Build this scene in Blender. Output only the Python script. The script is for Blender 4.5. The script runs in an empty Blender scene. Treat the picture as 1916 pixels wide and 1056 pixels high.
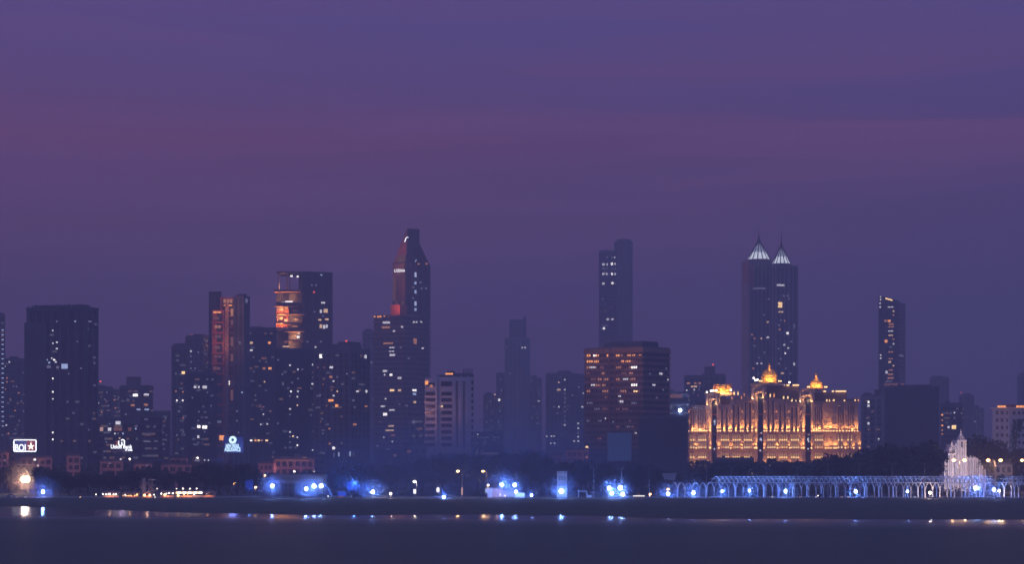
import bpy, math, random
from mathutils import Vector
random.seed(7)
sc = bpy.context.scene
F = 4090.0          # focal length in pixels of the 1916 px wide photograph
HC = 19.0           # camera height above the water
HY = 850.0          # pixel row of the horizon
GZ = 1.0            # level of the land

# ------------------------------------------------------------------ camera
cam = bpy.data.objects.new('camera', bpy.data.cameras.new('camera'))
sc.collection.objects.link(cam); sc.camera = cam
cam.location = (0, 0, HC); cam.rotation_euler = (math.radians(90), 0, 0)
cam.data.sensor_width = 36; cam.data.lens = 36*F/1916; cam.data.shift_y = (HY-528)/1916
cam.data.clip_start = 1; cam.data.clip_end = 60000
sc.view_settings.view_transform = 'Standard'; sc.view_settings.look = 'None'
sc.view_settings.exposure = 0.0; sc.view_settings.gamma = 1
sc.cycles.volume_bounces = 0; sc.cycles.max_bounces = 5; sc.cycles.diffuse_bounces = 2
sc.cycles.use_light_tree = True; sc.cycles.sample_clamp_indirect = 3
sc.cycles.use_denoising = True

# ------------------------------------------------------------------ sky
SUN_EL, SUN_AZ = 3.0, -97.0     # degrees; azimuth from +Y, clockwise (so the glow is on the left)
w = bpy.data.worlds.new('World'); sc.world = w; w.use_nodes = True
nt = w.node_tree; N = nt.nodes; LK = nt.links; N.clear()
def nd(t, **k):
    n = N.new(t)
    for a, b in k.items(): setattr(n, a, b)
    return n
out = nd('ShaderNodeOutputWorld'); bg = nd('ShaderNodeBackground'); LK.new(bg.outputs[0], out.inputs[0])
tc = nd('ShaderNodeTexCoord'); sep = nd('ShaderNodeSeparateXYZ'); LK.new(tc.outputs['Generated'], sep.inputs[0])
def ramp(stops):
    r = nd('ShaderNodeValToRGB'); e = r.color_ramp.elements
    while len(e) > 1: e.remove(e[-1])
    e[0].position = stops[0][0]; e[0].color = (*stops[0][1], 1)
    for p, c in stops[1:]:
        q = e.new(p); q.color = (*c, 1)
    return r
def lin(r, g, b): 
    f = lambda v: ((v/255+.055)/1.055)**2.4 if v > 10 else v/255/12.92
    return (f(r), f(g), f(b))
zr = nd('ShaderNodeMapRange'); LK.new(sep.outputs['Z'], zr.inputs[0]); zr.inputs[1].default_value = -.05; zr.inputs[2].default_value = .35
def zp(py): return (math.sin(math.atan((HY-py)/F))+.05)/.4
skyL = ramp([(0, lin(86,56,94)), (zp(850), lin(88,58,98)), (zp(650), lin(94,58,98)), (zp(430), lin(102,62,100)), (zp(330), lin(106,64,106)), (zp(262), lin(114,65,104)), (zp(215), lin(103,67,112)), (zp(150), lin(98,69,120)), (zp(0), lin(88,72,130)), (.72, lin(76,84,150)), (1, lin(80,96,158))])
skyR = ramp([(0, lin(76,58,98)), (zp(850), lin(76,60,102)), (zp(650), lin(78,60,104)), (zp(430), lin(84,62,106)), (zp(330), lin(86,64,110)), (zp(262), lin(94,63,110)), (zp(215), lin(84,65,118)), (zp(150), lin(82,67,122)), (zp(0), lin(79,70,130)), (.72, lin(74,84,150)), (1, lin(78,96,158))])
for r in (skyL, skyR): LK.new(zr.outputs[0], r.inputs[0])
xr = nd('ShaderNodeMapRange'); LK.new(sep.outputs['X'], xr.inputs[0]); xr.inputs[1].default_value = -.23; xr.inputs[2].default_value = .23
mx = nd('ShaderNodeMix', data_type='RGBA'); LK.new(xr.outputs[0], mx.inputs[0]); LK.new(skyL.outputs[0], mx.inputs[6]); LK.new(skyR.outputs[0], mx.inputs[7])
# cloud streaks lit from below by the last of the sunset
mp = nd('ShaderNodeMapping'); LK.new(tc.outputs['Generated'], mp.inputs[0]); mp.inputs['Scale'].default_value = (2.2, 1, 34); mp.inputs['Rotation'].default_value = (0, .03, 0); mp.inputs['Location'].default_value = (3.1, 0, 5.3)
ns = nd('ShaderNodeTexNoise'); LK.new(mp.outputs[0], ns.inputs[0]); ns.inputs['Scale'].default_value = 1.6; ns.inputs['Detail'].default_value = 5; ns.inputs['Roughness'].default_value = .5
cr = nd('ShaderNodeMapRange', interpolation_type='SMOOTHSTEP'); LK.new(ns.outputs[0], cr.inputs[0]); cr.inputs[1].default_value = .44; cr.inputs[2].default_value = .6
band = ramp([(0, (0,0,0)), (zp(620), (.1,.1,.1)), (zp(420), (.35,.35,.35)), (zp(290), (.7,.7,.7)), (zp(240), (1,1,1)), (zp(190), (.6,.6,.6)), (zp(60), (.25,.25,.25)), (1, (.1,.1,.1))])
LK.new(zr.outputs[0], band.inputs[0])
mm = nd('ShaderNodeMath', operation='MULTIPLY'); LK.new(cr.outputs[0], mm.inputs[0]); LK.new(band.outputs[0], mm.inputs[1])
mx2 = nd('ShaderNodeMix', data_type='RGBA'); LK.new(mm.outputs[0], mx2.inputs[0]); LK.new(mx.outputs[2], mx2.inputs[6]); mx2.inputs[7].default_value = (*lin(108,70,116), 1)
# a little of the physical dusk sky on top
sky = nd('ShaderNodeTexSky', sky_type='NISHITA', sun_disc=False); sky.sun_elevation = math.radians(SUN_EL); sky.sun_rotation = math.radians(SUN_AZ)
ad = nd('ShaderNodeMix', data_type='RGBA', blend_type='ADD'); ad.inputs[0].default_value = .0015
LK.new(mx2.outputs[2], ad.inputs[6]); LK.new(sky.outputs[0], ad.inputs[7])
LK.new(ad.outputs[2], bg.inputs[0]); bg.inputs[1].default_value = 1.25
# ------------------------------------------------------------------ sun (afterglow from the left)
sl = bpy.data.lights.new('sun', 'SUN'); sl.energy = .38; sl.angle = math.radians(12); sl.color = (1, .42, .2)
so = bpy.data.objects.new('sun', sl); sc.collection.objects.link(so)
az, el = math.radians(SUN_AZ), math.radians(SUN_EL)
so.rotation_euler = Vector((math.sin(az)*math.cos(el), math.cos(az)*math.cos(el), math.sin(el))).to_track_quat('Z', 'Y').to_euler()

# ------------------------------------------------------------------ materials
def mat(name, col, rough=.8, metal=0, var=.25, scale=.15, emis=None, est=0, sample=True, bump=0):
    m = bpy.data.materials.new(name); m.use_nodes = True
    t = m.node_tree; b = t.nodes['Principled BSDF']
    b.inputs['Roughness'].default_value = rough; b.inputs['Metallic'].default_value = metal
    b.inputs['Base Color'].default_value = (*col, 1)
    if var:
        c = t.nodes.new('ShaderNodeTexCoord'); n = t.nodes.new('ShaderNodeTexNoise'); n.inputs['Scale'].default_value = scale; n.inputs['Detail'].default_value = 6
        t.links.new(c.outputs['Object'], n.inputs[0])
        r = t.nodes.new('ShaderNodeMapRange'); t.links.new(n.outputs[0], r.inputs[0]); r.inputs[1].default_value = .3; r.inputs[2].default_value = .7
        r.inputs[3].default_value = 1-var; r.inputs[4].default_value = 1+var
        v = t.nodes.new('ShaderNodeVectorMath'); v.operation = 'SCALE'; v.inputs[0].default_value = col; t.links.new(r.outputs[0], v.inputs['Scale'])
        t.links.new(v.outputs[0], b.inputs['Base Color'])
        if bump:
            bp = t.nodes.new('ShaderNodeBump'); bp.inputs['Distance'].default_value = bump; t.links.new(n.outputs[0], bp.inputs['Height']); t.links.new(bp.outputs[0], b.inputs['Normal'])
    if emis:
        b.inputs['Emission Color'].default_value = (*emis, 1); b.inputs['Emission Strength'].default_value = est
        if not sample: m.cycles.emission_sampling = 'NONE'
    return m
M = {}
M['glass'] = mat('glass', (.035,.04,.06), .25, 0, .3, .05)
M['dark'] = mat('dark_concrete', (.06,.068,.1), .8, 0, .3, .06)
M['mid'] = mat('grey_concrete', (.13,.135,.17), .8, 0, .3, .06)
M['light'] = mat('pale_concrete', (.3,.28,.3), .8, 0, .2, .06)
M['white'] = mat('white_paint', (.74,.72,.74), .7, 0, .12, .08)
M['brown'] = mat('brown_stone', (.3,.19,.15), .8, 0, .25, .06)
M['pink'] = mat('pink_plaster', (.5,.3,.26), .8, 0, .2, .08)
M['copper'] = mat('copper_cladding', (.55,.16,.09), .5, 0, .2, .06)  # red orange tone, paints the warm glow into the tower faces
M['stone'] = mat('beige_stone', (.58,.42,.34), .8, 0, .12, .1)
M['gold'] = mat('gold_leaf', (.95,.5,.11), .42, .35, .1, .3)
M['steel'] = mat('white_steel', (.7,.7,.75), .5, 0, .1, .5)
M['metal'] = mat('grey_metal', (.3,.3,.33), .5, .3, .15, .5)
M['black'] = mat('dark_metal', (.04,.04,.05), .6, 0, .2, .5)
M['bluep'] = mat('blue_panel', (.06,.12,.5), .5, 0, .15, .2)
M['bark'] = mat('bark', (.05,.04,.035), .9, 0, .3, 1)
M['leaf'] = mat('foliage', (.045,.06,.04), .8, 0, .5, .4)
M['leaf2'] = mat('foliage_olive', (.06,.065,.04), .8, 0, .5, .4)
M['palm'] = mat('palm_foliage', (.06,.075,.05), .7, 0, .4, .4)
M['red_roof'] = mat('red_roof', (.35,.12,.08), .8, 0, .3, .2)
def em(n, c, s, sample=False): M[n] = mat('light_'+n, (.02,.02,.02), .5, 0, 0, emis=c, est=s, sample=sample)
em('W', (1,.93,.9), 2.3); em('w', (.9,.85,.95), 1.1); em('b', (.5,.62,1), 1.0); em('d', (.42,.42,.68), .38)
em('O', (1,.36,.1), 1.7); em('o', (1,.4,.2), .6); em('Y', (1,.64,.28), 2.2); em('y', (1,.62,.38), 1.1); em('p', (.9,.35,.3), .22); em('r', (1,.12,.06), 1.8)
em('f', (.4,.4,.62), .2); em('g', (.95,.5,.4), .15); em('niche', (.9,.45,.3), .05)
M['niche'] = mat('niche_stone', (.14,.1,.12), .5, 0, .1)
em('glow', (1,.45,.16), .55)
em('pk', (.95,.55,.5), .7)
em('flood', (.5,.68,1), 60, True); em('floodw', (1,.78,.5), 40, True); em('lampo', (1,.5,.18), 12, True); em('bulb', (1,.5,.17), 5.5); em('bulbw', (1,.85,.75), 8)
em('screen', (.75,.85,1), 5, True); em('signw', (.9,.93,1), 2.4); em('signb', (.12,.16,.6), .45); em('signr', (.8,.12,.03), .35); em('signc', (.62,.88,1), 2); em('star', (1,.82,.68), 2.6)
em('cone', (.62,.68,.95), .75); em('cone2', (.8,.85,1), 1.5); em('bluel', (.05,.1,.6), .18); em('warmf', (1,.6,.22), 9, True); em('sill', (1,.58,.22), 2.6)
em('billb', (.07,.13,.42), .25)  # faint glow put into an unlit billboard panel

# ------------------------------------------------------------------ helpers
col = sc.collection
def tag(o, label=None, cat=None, group=None, kind=None):
    if label: o['label'] = label
    if cat: o['category'] = cat
    if group: o['group'] = group
    if kind: o['kind'] = kind
    return o
def empty(name, loc, label, cat, group=None):
    o = bpy.data.objects.new(name, None); col.objects.link(o); o.location = loc; o.empty_display_size = 2
    return tag(o, label, cat, group)
def P(px, py, Y): return Vector(((px-958)*Y/F, Y, HC-(py-HY)*Y/F))
def Z(py, Y): return HC-(py-HY)*Y/F
def X(px, Y): return (px-958)*Y/F
class MB:
    def __init__(s): s.v = []; s.f = []; s.m = []; s.mats = []
    def mi(s, m):
        if m not in s.mats: s.mats.append(m)
        return s.mats.index(m)
    def poly(s, pts, m, faces):
        b = len(s.v); s.v += [tuple(p) for p in pts]; i = s.mi(m)
        for f in faces: s.f.append([b+k for k in f]); s.m.append(i)
    def hexa(s, pts, m):    # four bottom points ccw, four top points
        s.poly(pts, m, [(3,2,1,0), (4,5,6,7), (0,1,5,4), (1,2,6,5), (2,3,7,6), (3,0,4,7)])
    def box(s, x0, x1, y0, y1, z0, z1, m): s.hexa([(x0,y0,z0),(x1,y0,z0),(x1,y1,z0),(x0,y1,z0),(x0,y0,z1),(x1,y0,z1),(x1,y1,z1),(x0,y1,z1)], m)
    def tube(s, pts, r, m, n=6, r1=None):
        pts = [Vector(p) for p in pts]; b = len(s.v); k = len(pts); i = s.mi(m)
        for j, p in enumerate(pts):
            d = (pts[min(j+1,k-1)]-pts[max(j-1,0)]).normalized()
            u = d.cross(Vector((0,0,1)) if abs(d.z) < .95 else Vector((1,0,0))).normalized(); q = d.cross(u)
            rr = r if r1 is None else r+(r1-r)*j/(k-1)
            for a in range(n):
                t = 2*math.pi*a/n; s.v.append(tuple(p+u*rr*math.cos(t)+q*rr*math.sin(t)))
        for j in range(k-1):
            for a in range(n):
                s.f.append([b+j*n+a, b+j*n+(a+1)%n, b+(j+1)*n+(a+1)%n, b+(j+1)*n+a]); s.m.append(i)
        s.f.append([b+a for a in range(n)][::-1]); s.m.append(i); s.f.append([b+(k-1)*n+a for a in range(n)]); s.m.append(i)
    def lathe(s, c, prof, m, n=16):   # prof: (radius, z)
        b = len(s.v); i = s.mi(m)
        for r, z in prof:
            for a in range(n):
                t = 2*math.pi*a/n; s.v.append((c[0]+r*math.cos(t), c[1]+r*math.sin(t), z))
        for j in range(len(prof)-1):
            for a in range(n):
                s.f.append([b+j*n+a, b+j*n+(a+1)%n, b+(j+1)*n+(a+1)%n, b+(j+1)*n+a]); s.m.append(i)
        s.f.append([b+a for a in range(n)][::-1]); s.m.append(i); k = len(prof)-1; s.f.append([b+k*n+a for a in range(n)]); s.m.append(i)
    def sphere(s, c, r, m, n=10, sz=1):
        s.lathe(c, [(max(.01*r, r*math.sin(math.pi*j/6)), c[2]-sz*r*math.cos(math.pi*j/6)) for j in range(7)], m, n)
    def build(s, name, parent=None, kind=None, smooth=False):
        o_ = Vector((0,0,0)); p = parent
        while p is not None: o_ += p.location; p = p.parent
        me = bpy.data.meshes.new(name)
        if parent is None:     # a thing that is one mesh gets its origin at its base
            xs = [v[0] for v in s.v]; ys = [v[1] for v in s.v]; zs = [v[2] for v in s.v]
            o_ = Vector(((min(xs)+max(xs))/2, (min(ys)+max(ys))/2, min(zs)))
        me.from_pydata([(v[0]-o_.x, v[1]-o_.y, v[2]-o_.z) for v in s.v], [], s.f)
        for m in s.mats: me.materials.append(M[m] if isinstance(m, str) else m)
        me.polygons.foreach_set('material_index', s.m)
        if smooth: me.polygons.foreach_set('use_smooth', [True]*len(s.f))
        o = bpy.data.objects.new(name, me); col.objects.link(o)
        if parent is not None: o.parent = parent
        else: o.location = o_
        if kind: o['kind'] = kind
        return o
def copy_tree(o, parent=None):
    c = o.copy(); col.objects.link(c); c.parent = parent
    for ch in list(o.children): copy_tree(ch, c)
    return c
def text_mesh(s, name, size, center, m, parent, depth=.25, align='CENTER', squash=1.0, width=None):
    cu = bpy.data.curves.new(name, 'FONT'); cu.body = s; cu.size = size; cu.extrude = depth/2; cu.align_x = align; cu.align_y = 'CENTER'; cu.offset = size*.02
    t = bpy.data.objects.new(name, cu); col.objects.link(t)
    bpy.context.view_layer.update()
    me = bpy.data.meshes.new_from_object(t.evaluated_get(bpy.context.evaluated_depsgraph_get()))
    bpy.data.objects.remove(t)
    xs = [v.co.x for v in me.vertices]; k = (width/(max(xs)-min(xs))) if width else 1
    cx = (max(xs)+min(xs))/2
    o_ = Vector((0,0,0)); p = parent
    while p is not None: o_ += p.location; p = p.parent
    for v in me.vertices: v.co = Vector(((v.co.x-(cx if width else 0))*k+center[0]-o_.x, center[1]-v.co.z-o_.y, v.co.y*squash+center[2]-o_.z))
    me.materials.clear(); me.materials.append(M[m])
    o = bpy.data.objects.new(name, me); col.objects.link(o); o.parent = parent
    return o
def lamp(kind, loc, energy, color, parent=None, size=.3, rot=None, spot=None, blend=.6):
    l = bpy.data.lights.new('lamp_light', kind); l.energy = energy; l.color = color
    if kind in ('POINT', 'SPOT'): l.shadow_soft_size = size
    if kind == 'SPOT': l.spot_size = math.radians(spot); l.spot_blend = blend
    if kind == 'AREA': l.size = size
    o = bpy.data.objects.new('lamp_light', l); col.objects.link(o)
    o_ = Vector((0,0,0)); p = parent
    while p is not None: o_ += p.location; p = p.parent
    o.location = Vector(loc)-o_; o.parent = parent
    if rot is not None: o.rotation_euler = Vector(rot).to_track_quat('-Z', 'Y').to_euler()
    return o
ORD = ['first','second','third','fourth','fifth','sixth','seventh','eighth','ninth','tenth','eleventh','twelfth','thirteenth','fourteenth','fifteenth','sixteenth','seventeenth','eighteenth','nineteenth','twentieth','twenty-first','twenty-second','twenty-third','twenty-fourth']

# ------------------------------------------------------------------ setting
def grid(name, xs, ys, zf, m, kind='structure', smooth=True):
    b = MB(); nx = len(xs)
    b.v = [(x, y, zf(x, y)) for y in ys for x in xs]; i = b.mi(m)
    for j in range(len(ys)-1):
        for k in range(nx-1): b.f.append([j*nx+k, j*nx+k+1, (j+1)*nx+k+1, (j+1)*nx+k]); b.m.append(i)
    me = bpy.data.meshes.new(name); me.from_pydata(b.v, [], b.f); me.materials.append(M[m] if isinstance(m, str) else m)
    if smooth: me.polygons.foreach_set('use_smooth', [True]*len(b.f))
    o = bpy.data.objects.new(name, me); col.objects.link(o); o['kind'] = kind
    return o
wm = bpy.data.materials.new('sea_water'); wm.use_nodes = True; t = wm.node_tree; b = t.nodes['Principled BSDF']
b.inputs['Base Color'].default_value = (.04,.046,.01,1); b.inputs['IOR'].default_value = 1.33
c = t.nodes.new('ShaderNodeTexCoord')
def wn(sx, sy, sc_, det):
    mp_ = t.nodes.new('ShaderNodeMapping'); t.links.new(c.outputs['Object'], mp_.inputs[0]); mp_.inputs['Scale'].default_value = (sx, sy, 1)
    n_ = t.nodes.new('ShaderNodeTexNoise'); n_.inputs['Scale'].default_value = sc_; n_.inputs['Detail'].default_value = det; t.links.new(mp_.outputs[0], n_.inputs[0]); return n_
n1 = wn(.35, 1, .5, 4); n2 = wn(.1, .5, .03, 3)
# calm strip by the shore, choppier water nearer the camera
s_ = t.nodes.new('ShaderNodeSeparateXYZ'); t.links.new(c.outputs['Object'], s_.inputs[0])
cm = t.nodes.new('ShaderNodeMapRange'); yx = t.nodes.new('ShaderNodeMath'); yx.operation = 'MULTIPLY_ADD'; t.links.new(s_.outputs['X'], yx.inputs[0]); yx.inputs[1].default_value = .25; t.links.new(s_.outputs['Y'], yx.inputs[2]); t.links.new(yx.outputs[0], cm.inputs[0]); cm.inputs[1].default_value = 648; cm.inputs[2].default_value = 575; cm.inputs[3].default_value = .11; cm.inputs[4].default_value = .46
a_ = t.nodes.new('ShaderNodeMath'); a_.operation = 'MULTIPLY_ADD'; t.links.new(n2.outputs[0], a_.inputs[0]); a_.inputs[1].default_value = .1; t.links.new(cm.outputs[0], a_.inputs[2])
t.links.new(a_.outputs[0], b.inputs['Roughness'])
bp = t.nodes.new('ShaderNodeBump'); bp.inputs['Distance'].default_value = .12; bp.inputs['Strength'].default_value = .6; t.links.new(n1.outputs[0], bp.inputs['Height']); t.links.new(bp.outputs[0], b.inputs['Normal'])
grid('water', [-6000, 6000], [-40, 100, 5000], lambda x, y: 0, wm)
def shore(px):
    pts = [(-600,948),(0,948),(130,952),(330,960),(600,965),(900,964),(1130,967),(1300,972),(1700,973),(2500,975)]
    for (a, ya), (b_, yb) in zip(pts, pts[1:]):
        if a <= px <= b_: return ya+(yb-ya)*(px-a)/(b_-a)
    return 965
from mathutils import noise
def beach_z(x, y):
    px = 958+x*F/y; ys = HC*F/(shore(px)-HY)*1.0 + 5*noise.noise(Vector((x*.03, 1, 0)))+2*noise.noise(Vector((x*.15, 3, 0)))
    tt = (y-ys)/(885-ys)
    r = .5*noise.noise(Vector((x*.25, y*.12, 0)))+.3*noise.noise(Vector((x*.8, y*.3, 4)))
    r += 1.1*math.exp(-((tt-.9)/.07)**2)*max(0, .35+noise.noise(Vector((x*.02, 9, 0)))*1.6)
    return -.8 if tt < -.02 else (GZ-.15)*min(1, max(0, tt))**.7 + r*max(0, min(1, tt*8))*.6*max(0, min(1, (1-tt)*14)) + (-.05 if tt < 0 else .02)
bx_ = [-420+i*2.2 for i in range(383)]
M['beach'] = mat('wet_sand', (.06,.06,.028), .75, 0, .35, .2, bump=.2)
M['ground'] = mat('ground', (.09,.085,.085), .9, 0, .3, .05)
M['pave'] = mat('pavement', (.3,.28,.28), .8, 0, .2, .3)
grid('beach', bx_, [600+i*3 for i in range(95)]+[886, 889], beach_z, 'beach')
grid('ground', [-4000, -1000, 1000, 4000], [889, 2000, 9000], lambda x, y: GZ-.1, 'ground')
b = MB(); b.box(-420, 420, 888.5, 889.5, .2, GZ+.25, 'pave'); tag(b.build('sea_wall'), 'low pale kerb wall running along the top of the beach', 'wall')
b = MB(); b.box(-420, 420, 889.5, 925, GZ-.3, GZ, 'pave'); tag(b.build('pavement'), kind='structure')

# ------------------------------------------------------------------ towers
class Mass:
    def __init__(s, xl, xc, xr, ytop, Y, th=None, dep=30, ybot=None):
        kl, kc, kr = [(a-958)/F for a in (xl, xc, xr)]
        th = math.atan(kc)+.0005 if th is None else math.radians(th)
        C = Vector((kc*Y, Y)); s.ux = Vector((math.cos(th), -math.sin(th))); s.uy = Vector((math.sin(th), math.cos(th)))
        s.wl = (C.x-kl*Y)/(math.cos(th)+kl*math.sin(th))
        s.wr = (kr*Y-C.x)/(math.sin(th)-kr*math.cos(th)) if xr > xc else dep
        s.L = C-s.ux*s.wl; s.z1 = Z(ytop, Y); s.z0 = GZ-.5 if ybot is None else Z(ybot, Y); s.xc = xc; s.Y = Y
    def pt(s, a, b, z):
        q = s.L+s.ux*a+s.uy*b; return (q.x, q.y, z)
    def box(s, mb, a0, a1, b0, b1, z0, z1, m):
        mb.hexa([s.pt(a0,b0,z0), s.pt(a1,b0,z0), s.pt(a1,b1,z0), s.pt(a0,b1,z0), s.pt(a0,b0,z1), s.pt(a1,b0,z1), s.pt(a1,b1,z1), s.pt(a0,b1,z1)], m)
    def hit(s, px, py):    # which face a sight line meets, and where along it
        k = (px-958)/F
        if px <= s.xc:
            o, u = s.L, s.ux
        else:
            o, u = s.L+s.ux*s.wl, s.uy
        tt = (k*o.y-o.x)/(u.x-k*u.y); q = o+u*tt
        return (0 if px <= s.xc else 1), tt, HC-(py-HY)*q.y/F, q.y/F
def facade(ms, name, root, style='grid', fh=3.6, pier=4.5, wall='mid', glass='glass', proud=.5, st=.9, seed=0, crownh=2.2, skip=0):
    rnd = random.Random(seed+int(ms.wl*7)); mb = MB()
    ms.box(mb, 0, ms.wl, 0, ms.wr, ms.z0, ms.z1, glass if style != 'solid' else wall)
    p = proud
    if style in ('grid', 'slab', 'balc'):
        z = ms.z1-crownh-fh
        while z > ms.z0+3:
            q = p*(1.6 if style == 'balc' else 1)
            ms.box(mb, -q, ms.wl+q, -q, ms.wr+q, z, z+st, wall); z -= fh
    if style in ('grid', 'rib', 'balc'):
        for L_, ax in ((ms.wl, 0), (ms.wr, 1)):
            n = max(1, round(L_/pier)); k = .35 if style != 'rib' else .45
            for i in range(n+1):
                a = L_*i/n; hw = (L_/n)*(.16 if style != 'balc' else .2)*(1 if i % 3 else 1.5)
                a0, a1 = max(-p, a-hw), min(L_+p, a+hw)
                if ax == 0:
                    ms.box(mb, a0, a1, -p*.8, -.02, ms.z0, ms.z1-.3, wall); ms.box(mb, a0, a1, ms.wr+.02, ms.wr+p*.8, ms.z0, ms.z1-.3, wall)
                else:
                    ms.box(mb, ms.wl+.02, ms.wl+p*.8, a0, a1, ms.z0, ms.z1-.3, wall); ms.box(mb, -p*.8, -.02, a0, a1, ms.z0, ms.z1-.3, wall)
    if style != 'plain' and style != 'solid':
        ms.box(mb, -p*1.1, ms.wl+p*1.1, -p*1.1, ms.wr+p*1.1, ms.z1-crownh, ms.z1, wall)
    return mb.build(name, root)
def windows(ms, root, txt, out=.9, name='window'):
    # each item: x,y[,w,h]code in photograph pixels
    for it in txt.split():
        code = ''.join(ch for ch in it if ch.isalpha()); v = [float(q) for q in it.rstrip('abcdefghijklmnopqrstuvwxyzWOY').split(',')]
        x, y = v[0], v[1]; w_, h_ = (v[2], v[3]) if len(v) > 2 else (2.6, 2.8)
        face, a, z, s = ms.hit(x, y); mb = MB(); w_ *= s; h_ *= s
        if face == 1: w_ /= max(.3, ms.ux.y and abs(ms.uy.x) or 1)
        L_ = ms.wl if face == 0 else ms.wr
        a0, a1 = max(.1, a-w_/2), min(L_-.1, a+w_/2)
        if a1-a0 < .3: continue
        n = max(1, round((a1-a0)/2.6)) if w_ > 4.5 else 1
        for i in range(n):
            b0 = a0+(a1-a0)*i/n; b1 = a0+(a1-a0)*(i+1)/n-(.45 if n > 1 else 0)
            if face == 0: ms.box(mb, b0, b1, -out, -.03, z-h_/2, z+h_/2, code)
            else: ms.box(mb, ms.wl+.03, ms.wl+out, b0, b1, z-h_/2, z+h_/2, code)
        mb.build(name, root)
def rand_windows(ms, root, n, codes='wdoyd', seed=1, y0=None, y1=None, fh=3.6, w=(1.4,2.6), h=1.7, crownh=2.2, faces=(0,1), out=.9):
    r = random.Random(seed)
    zt = ms.z1-crownh if y0 is None else Z(y0, ms.Y); zb = 12 if y1 is None else Z(y1, ms.Y)
    for _ in range(n):
        face = r.choice(faces) if ms.ux.y < -.08 else 0
        L_ = ms.wl if face == 0 else ms.wr
        k = r.randrange(0, max(1, int((zt-zb)/fh))); z = ms.z1-crownh-fh*int((ms.z1-crownh-zt)/fh)-fh*k-h/2-.6
        ww = r.uniform(*w); a = r.uniform(1, max(1.2, L_-1-ww)); mb = MB(); c_ = r.choice(codes)
        if face == 0: ms.box(mb, a, a+ww, -out, -.03, z-h/2, z+h/2, c_)
        else: ms.box(mb, ms.wl+.03, ms.wl+out, a, a+ww, z-h/2, z+h/2, c_)
        mb.build('window', root)
def root_of(ms, name, label, cat='tower', group=None):
    return empty(name, (*ms.pt(ms.wl/2, ms.wr/2, 0)[:2], GZ), label, cat, group)
def roof(ms, root, items, seed=0, wall='mid'):
    # items: (kind, px0, px1, ytop)
    for kd, a, b_, yt in items:
        _, u0, _, s = ms.hit(min(a, ms.xc), 0); _, u1, _, _ = ms.hit(min(b_, ms.xc), 0)
        mb = MB(); zt = Z(yt, ms.Y)
        if kd == 'box':
            d = min(ms.wr*.6, 14); ms.box(mb, max(0, u0), min(ms.wl, max(u1, u0+2)), ms.wr*.2, ms.wr*.2+d, ms.z1+.02, zt, wall)
            k_ = max(1, int((u1-u0)/3))
            ms.box(mb, max(0, u0)-.3, min(ms.wl, u1)+.3, ms.wr*.2-.3, ms.wr*.2+d+.3, zt, zt+.35, 'dark')
            mb.build('roof_block', root)
        elif kd == 'mast':
            mb.tube([ms.pt(u0, ms.wr*.4, ms.z1), ms.pt(u0, ms.wr*.4, zt)], .35, 'metal', 5, .12); mb.build('antenna', root)
        elif kd == 'tank':
            q = ms.pt(u0, ms.wr*.5, 0); mb.lathe(q, [(1.6, ms.z1), (1.6, zt-.4), (.4, zt)], 'dark', 10); mb.build('water_tank', root)
        elif kd == 'red':
            mb.tube([ms.pt(u0, ms.wr*.3, ms.z1), ms.pt(u0, ms.wr*.3, zt-.6)], .2, 'metal', 5); mb.sphere(ms.pt(u0, ms.wr*.3, zt), .8, 'r', 8); mb.build('beacon', root)
def parapet(ms, root, h=1.2):
    mb = MB()
    for a0, a1, b0, b1 in ((0, ms.wl, 0, .4), (0, ms.wl, ms.wr-.4, ms.wr), (0, .4, .42, ms.wr-.42), (ms.wl-.4, ms.wl, .42, ms.wr-.42)): ms.box(mb, a0, a1, b0, b1, ms.z1+.01, ms.z1+h, 'mid')
    n = int(ms.wl/4)
    r = random.Random(int(ms.wl*31))
    for i in range(n):
        if r.random() < .5:
            a = r.uniform(1, ms.wl-2); d = r.uniform(1, max(1.5, ms.wr-3)); hh = r.uniform(.8, 2.6); ms.box(mb, a, a+r.uniform(.8, 2.5), d, d+1.5, ms.z1+.02, ms.z1+hh, 'mid')
    mb.build('parapet', root)

def T(name, label, xl, xc, xr, yt, Y, th=None, dep=30, style='grid', wall='mid', glass='glass', fh=3.6, pier=4.5, win='', rw=0, codes='wdoyd', rf=(), cat='tower', par=True, seed=None, **k):
    ms = Mass(xl, xc, xr, yt, Y, th, dep); r = root_of(ms, name, label, cat)
    facade(ms, 'wall', r, style, fh, pier, wall, glass, **k)
    sd = int(xl*13+yt) if seed is None else seed
    if win: windows(ms, r, win)
    if rw: rand_windows(ms, r, rw, codes, sd, fh=fh)
    if style not in ('solid',) and Y > 1200: rand_windows(ms, r, 26, 'fgff', sd+5, fh=fh, w=(1.2,3.2), h=1.3, out=.85)
    roof(ms, r, rf)
    if par: parapet(ms, r)
    return ms, r

exec_order = []
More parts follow.
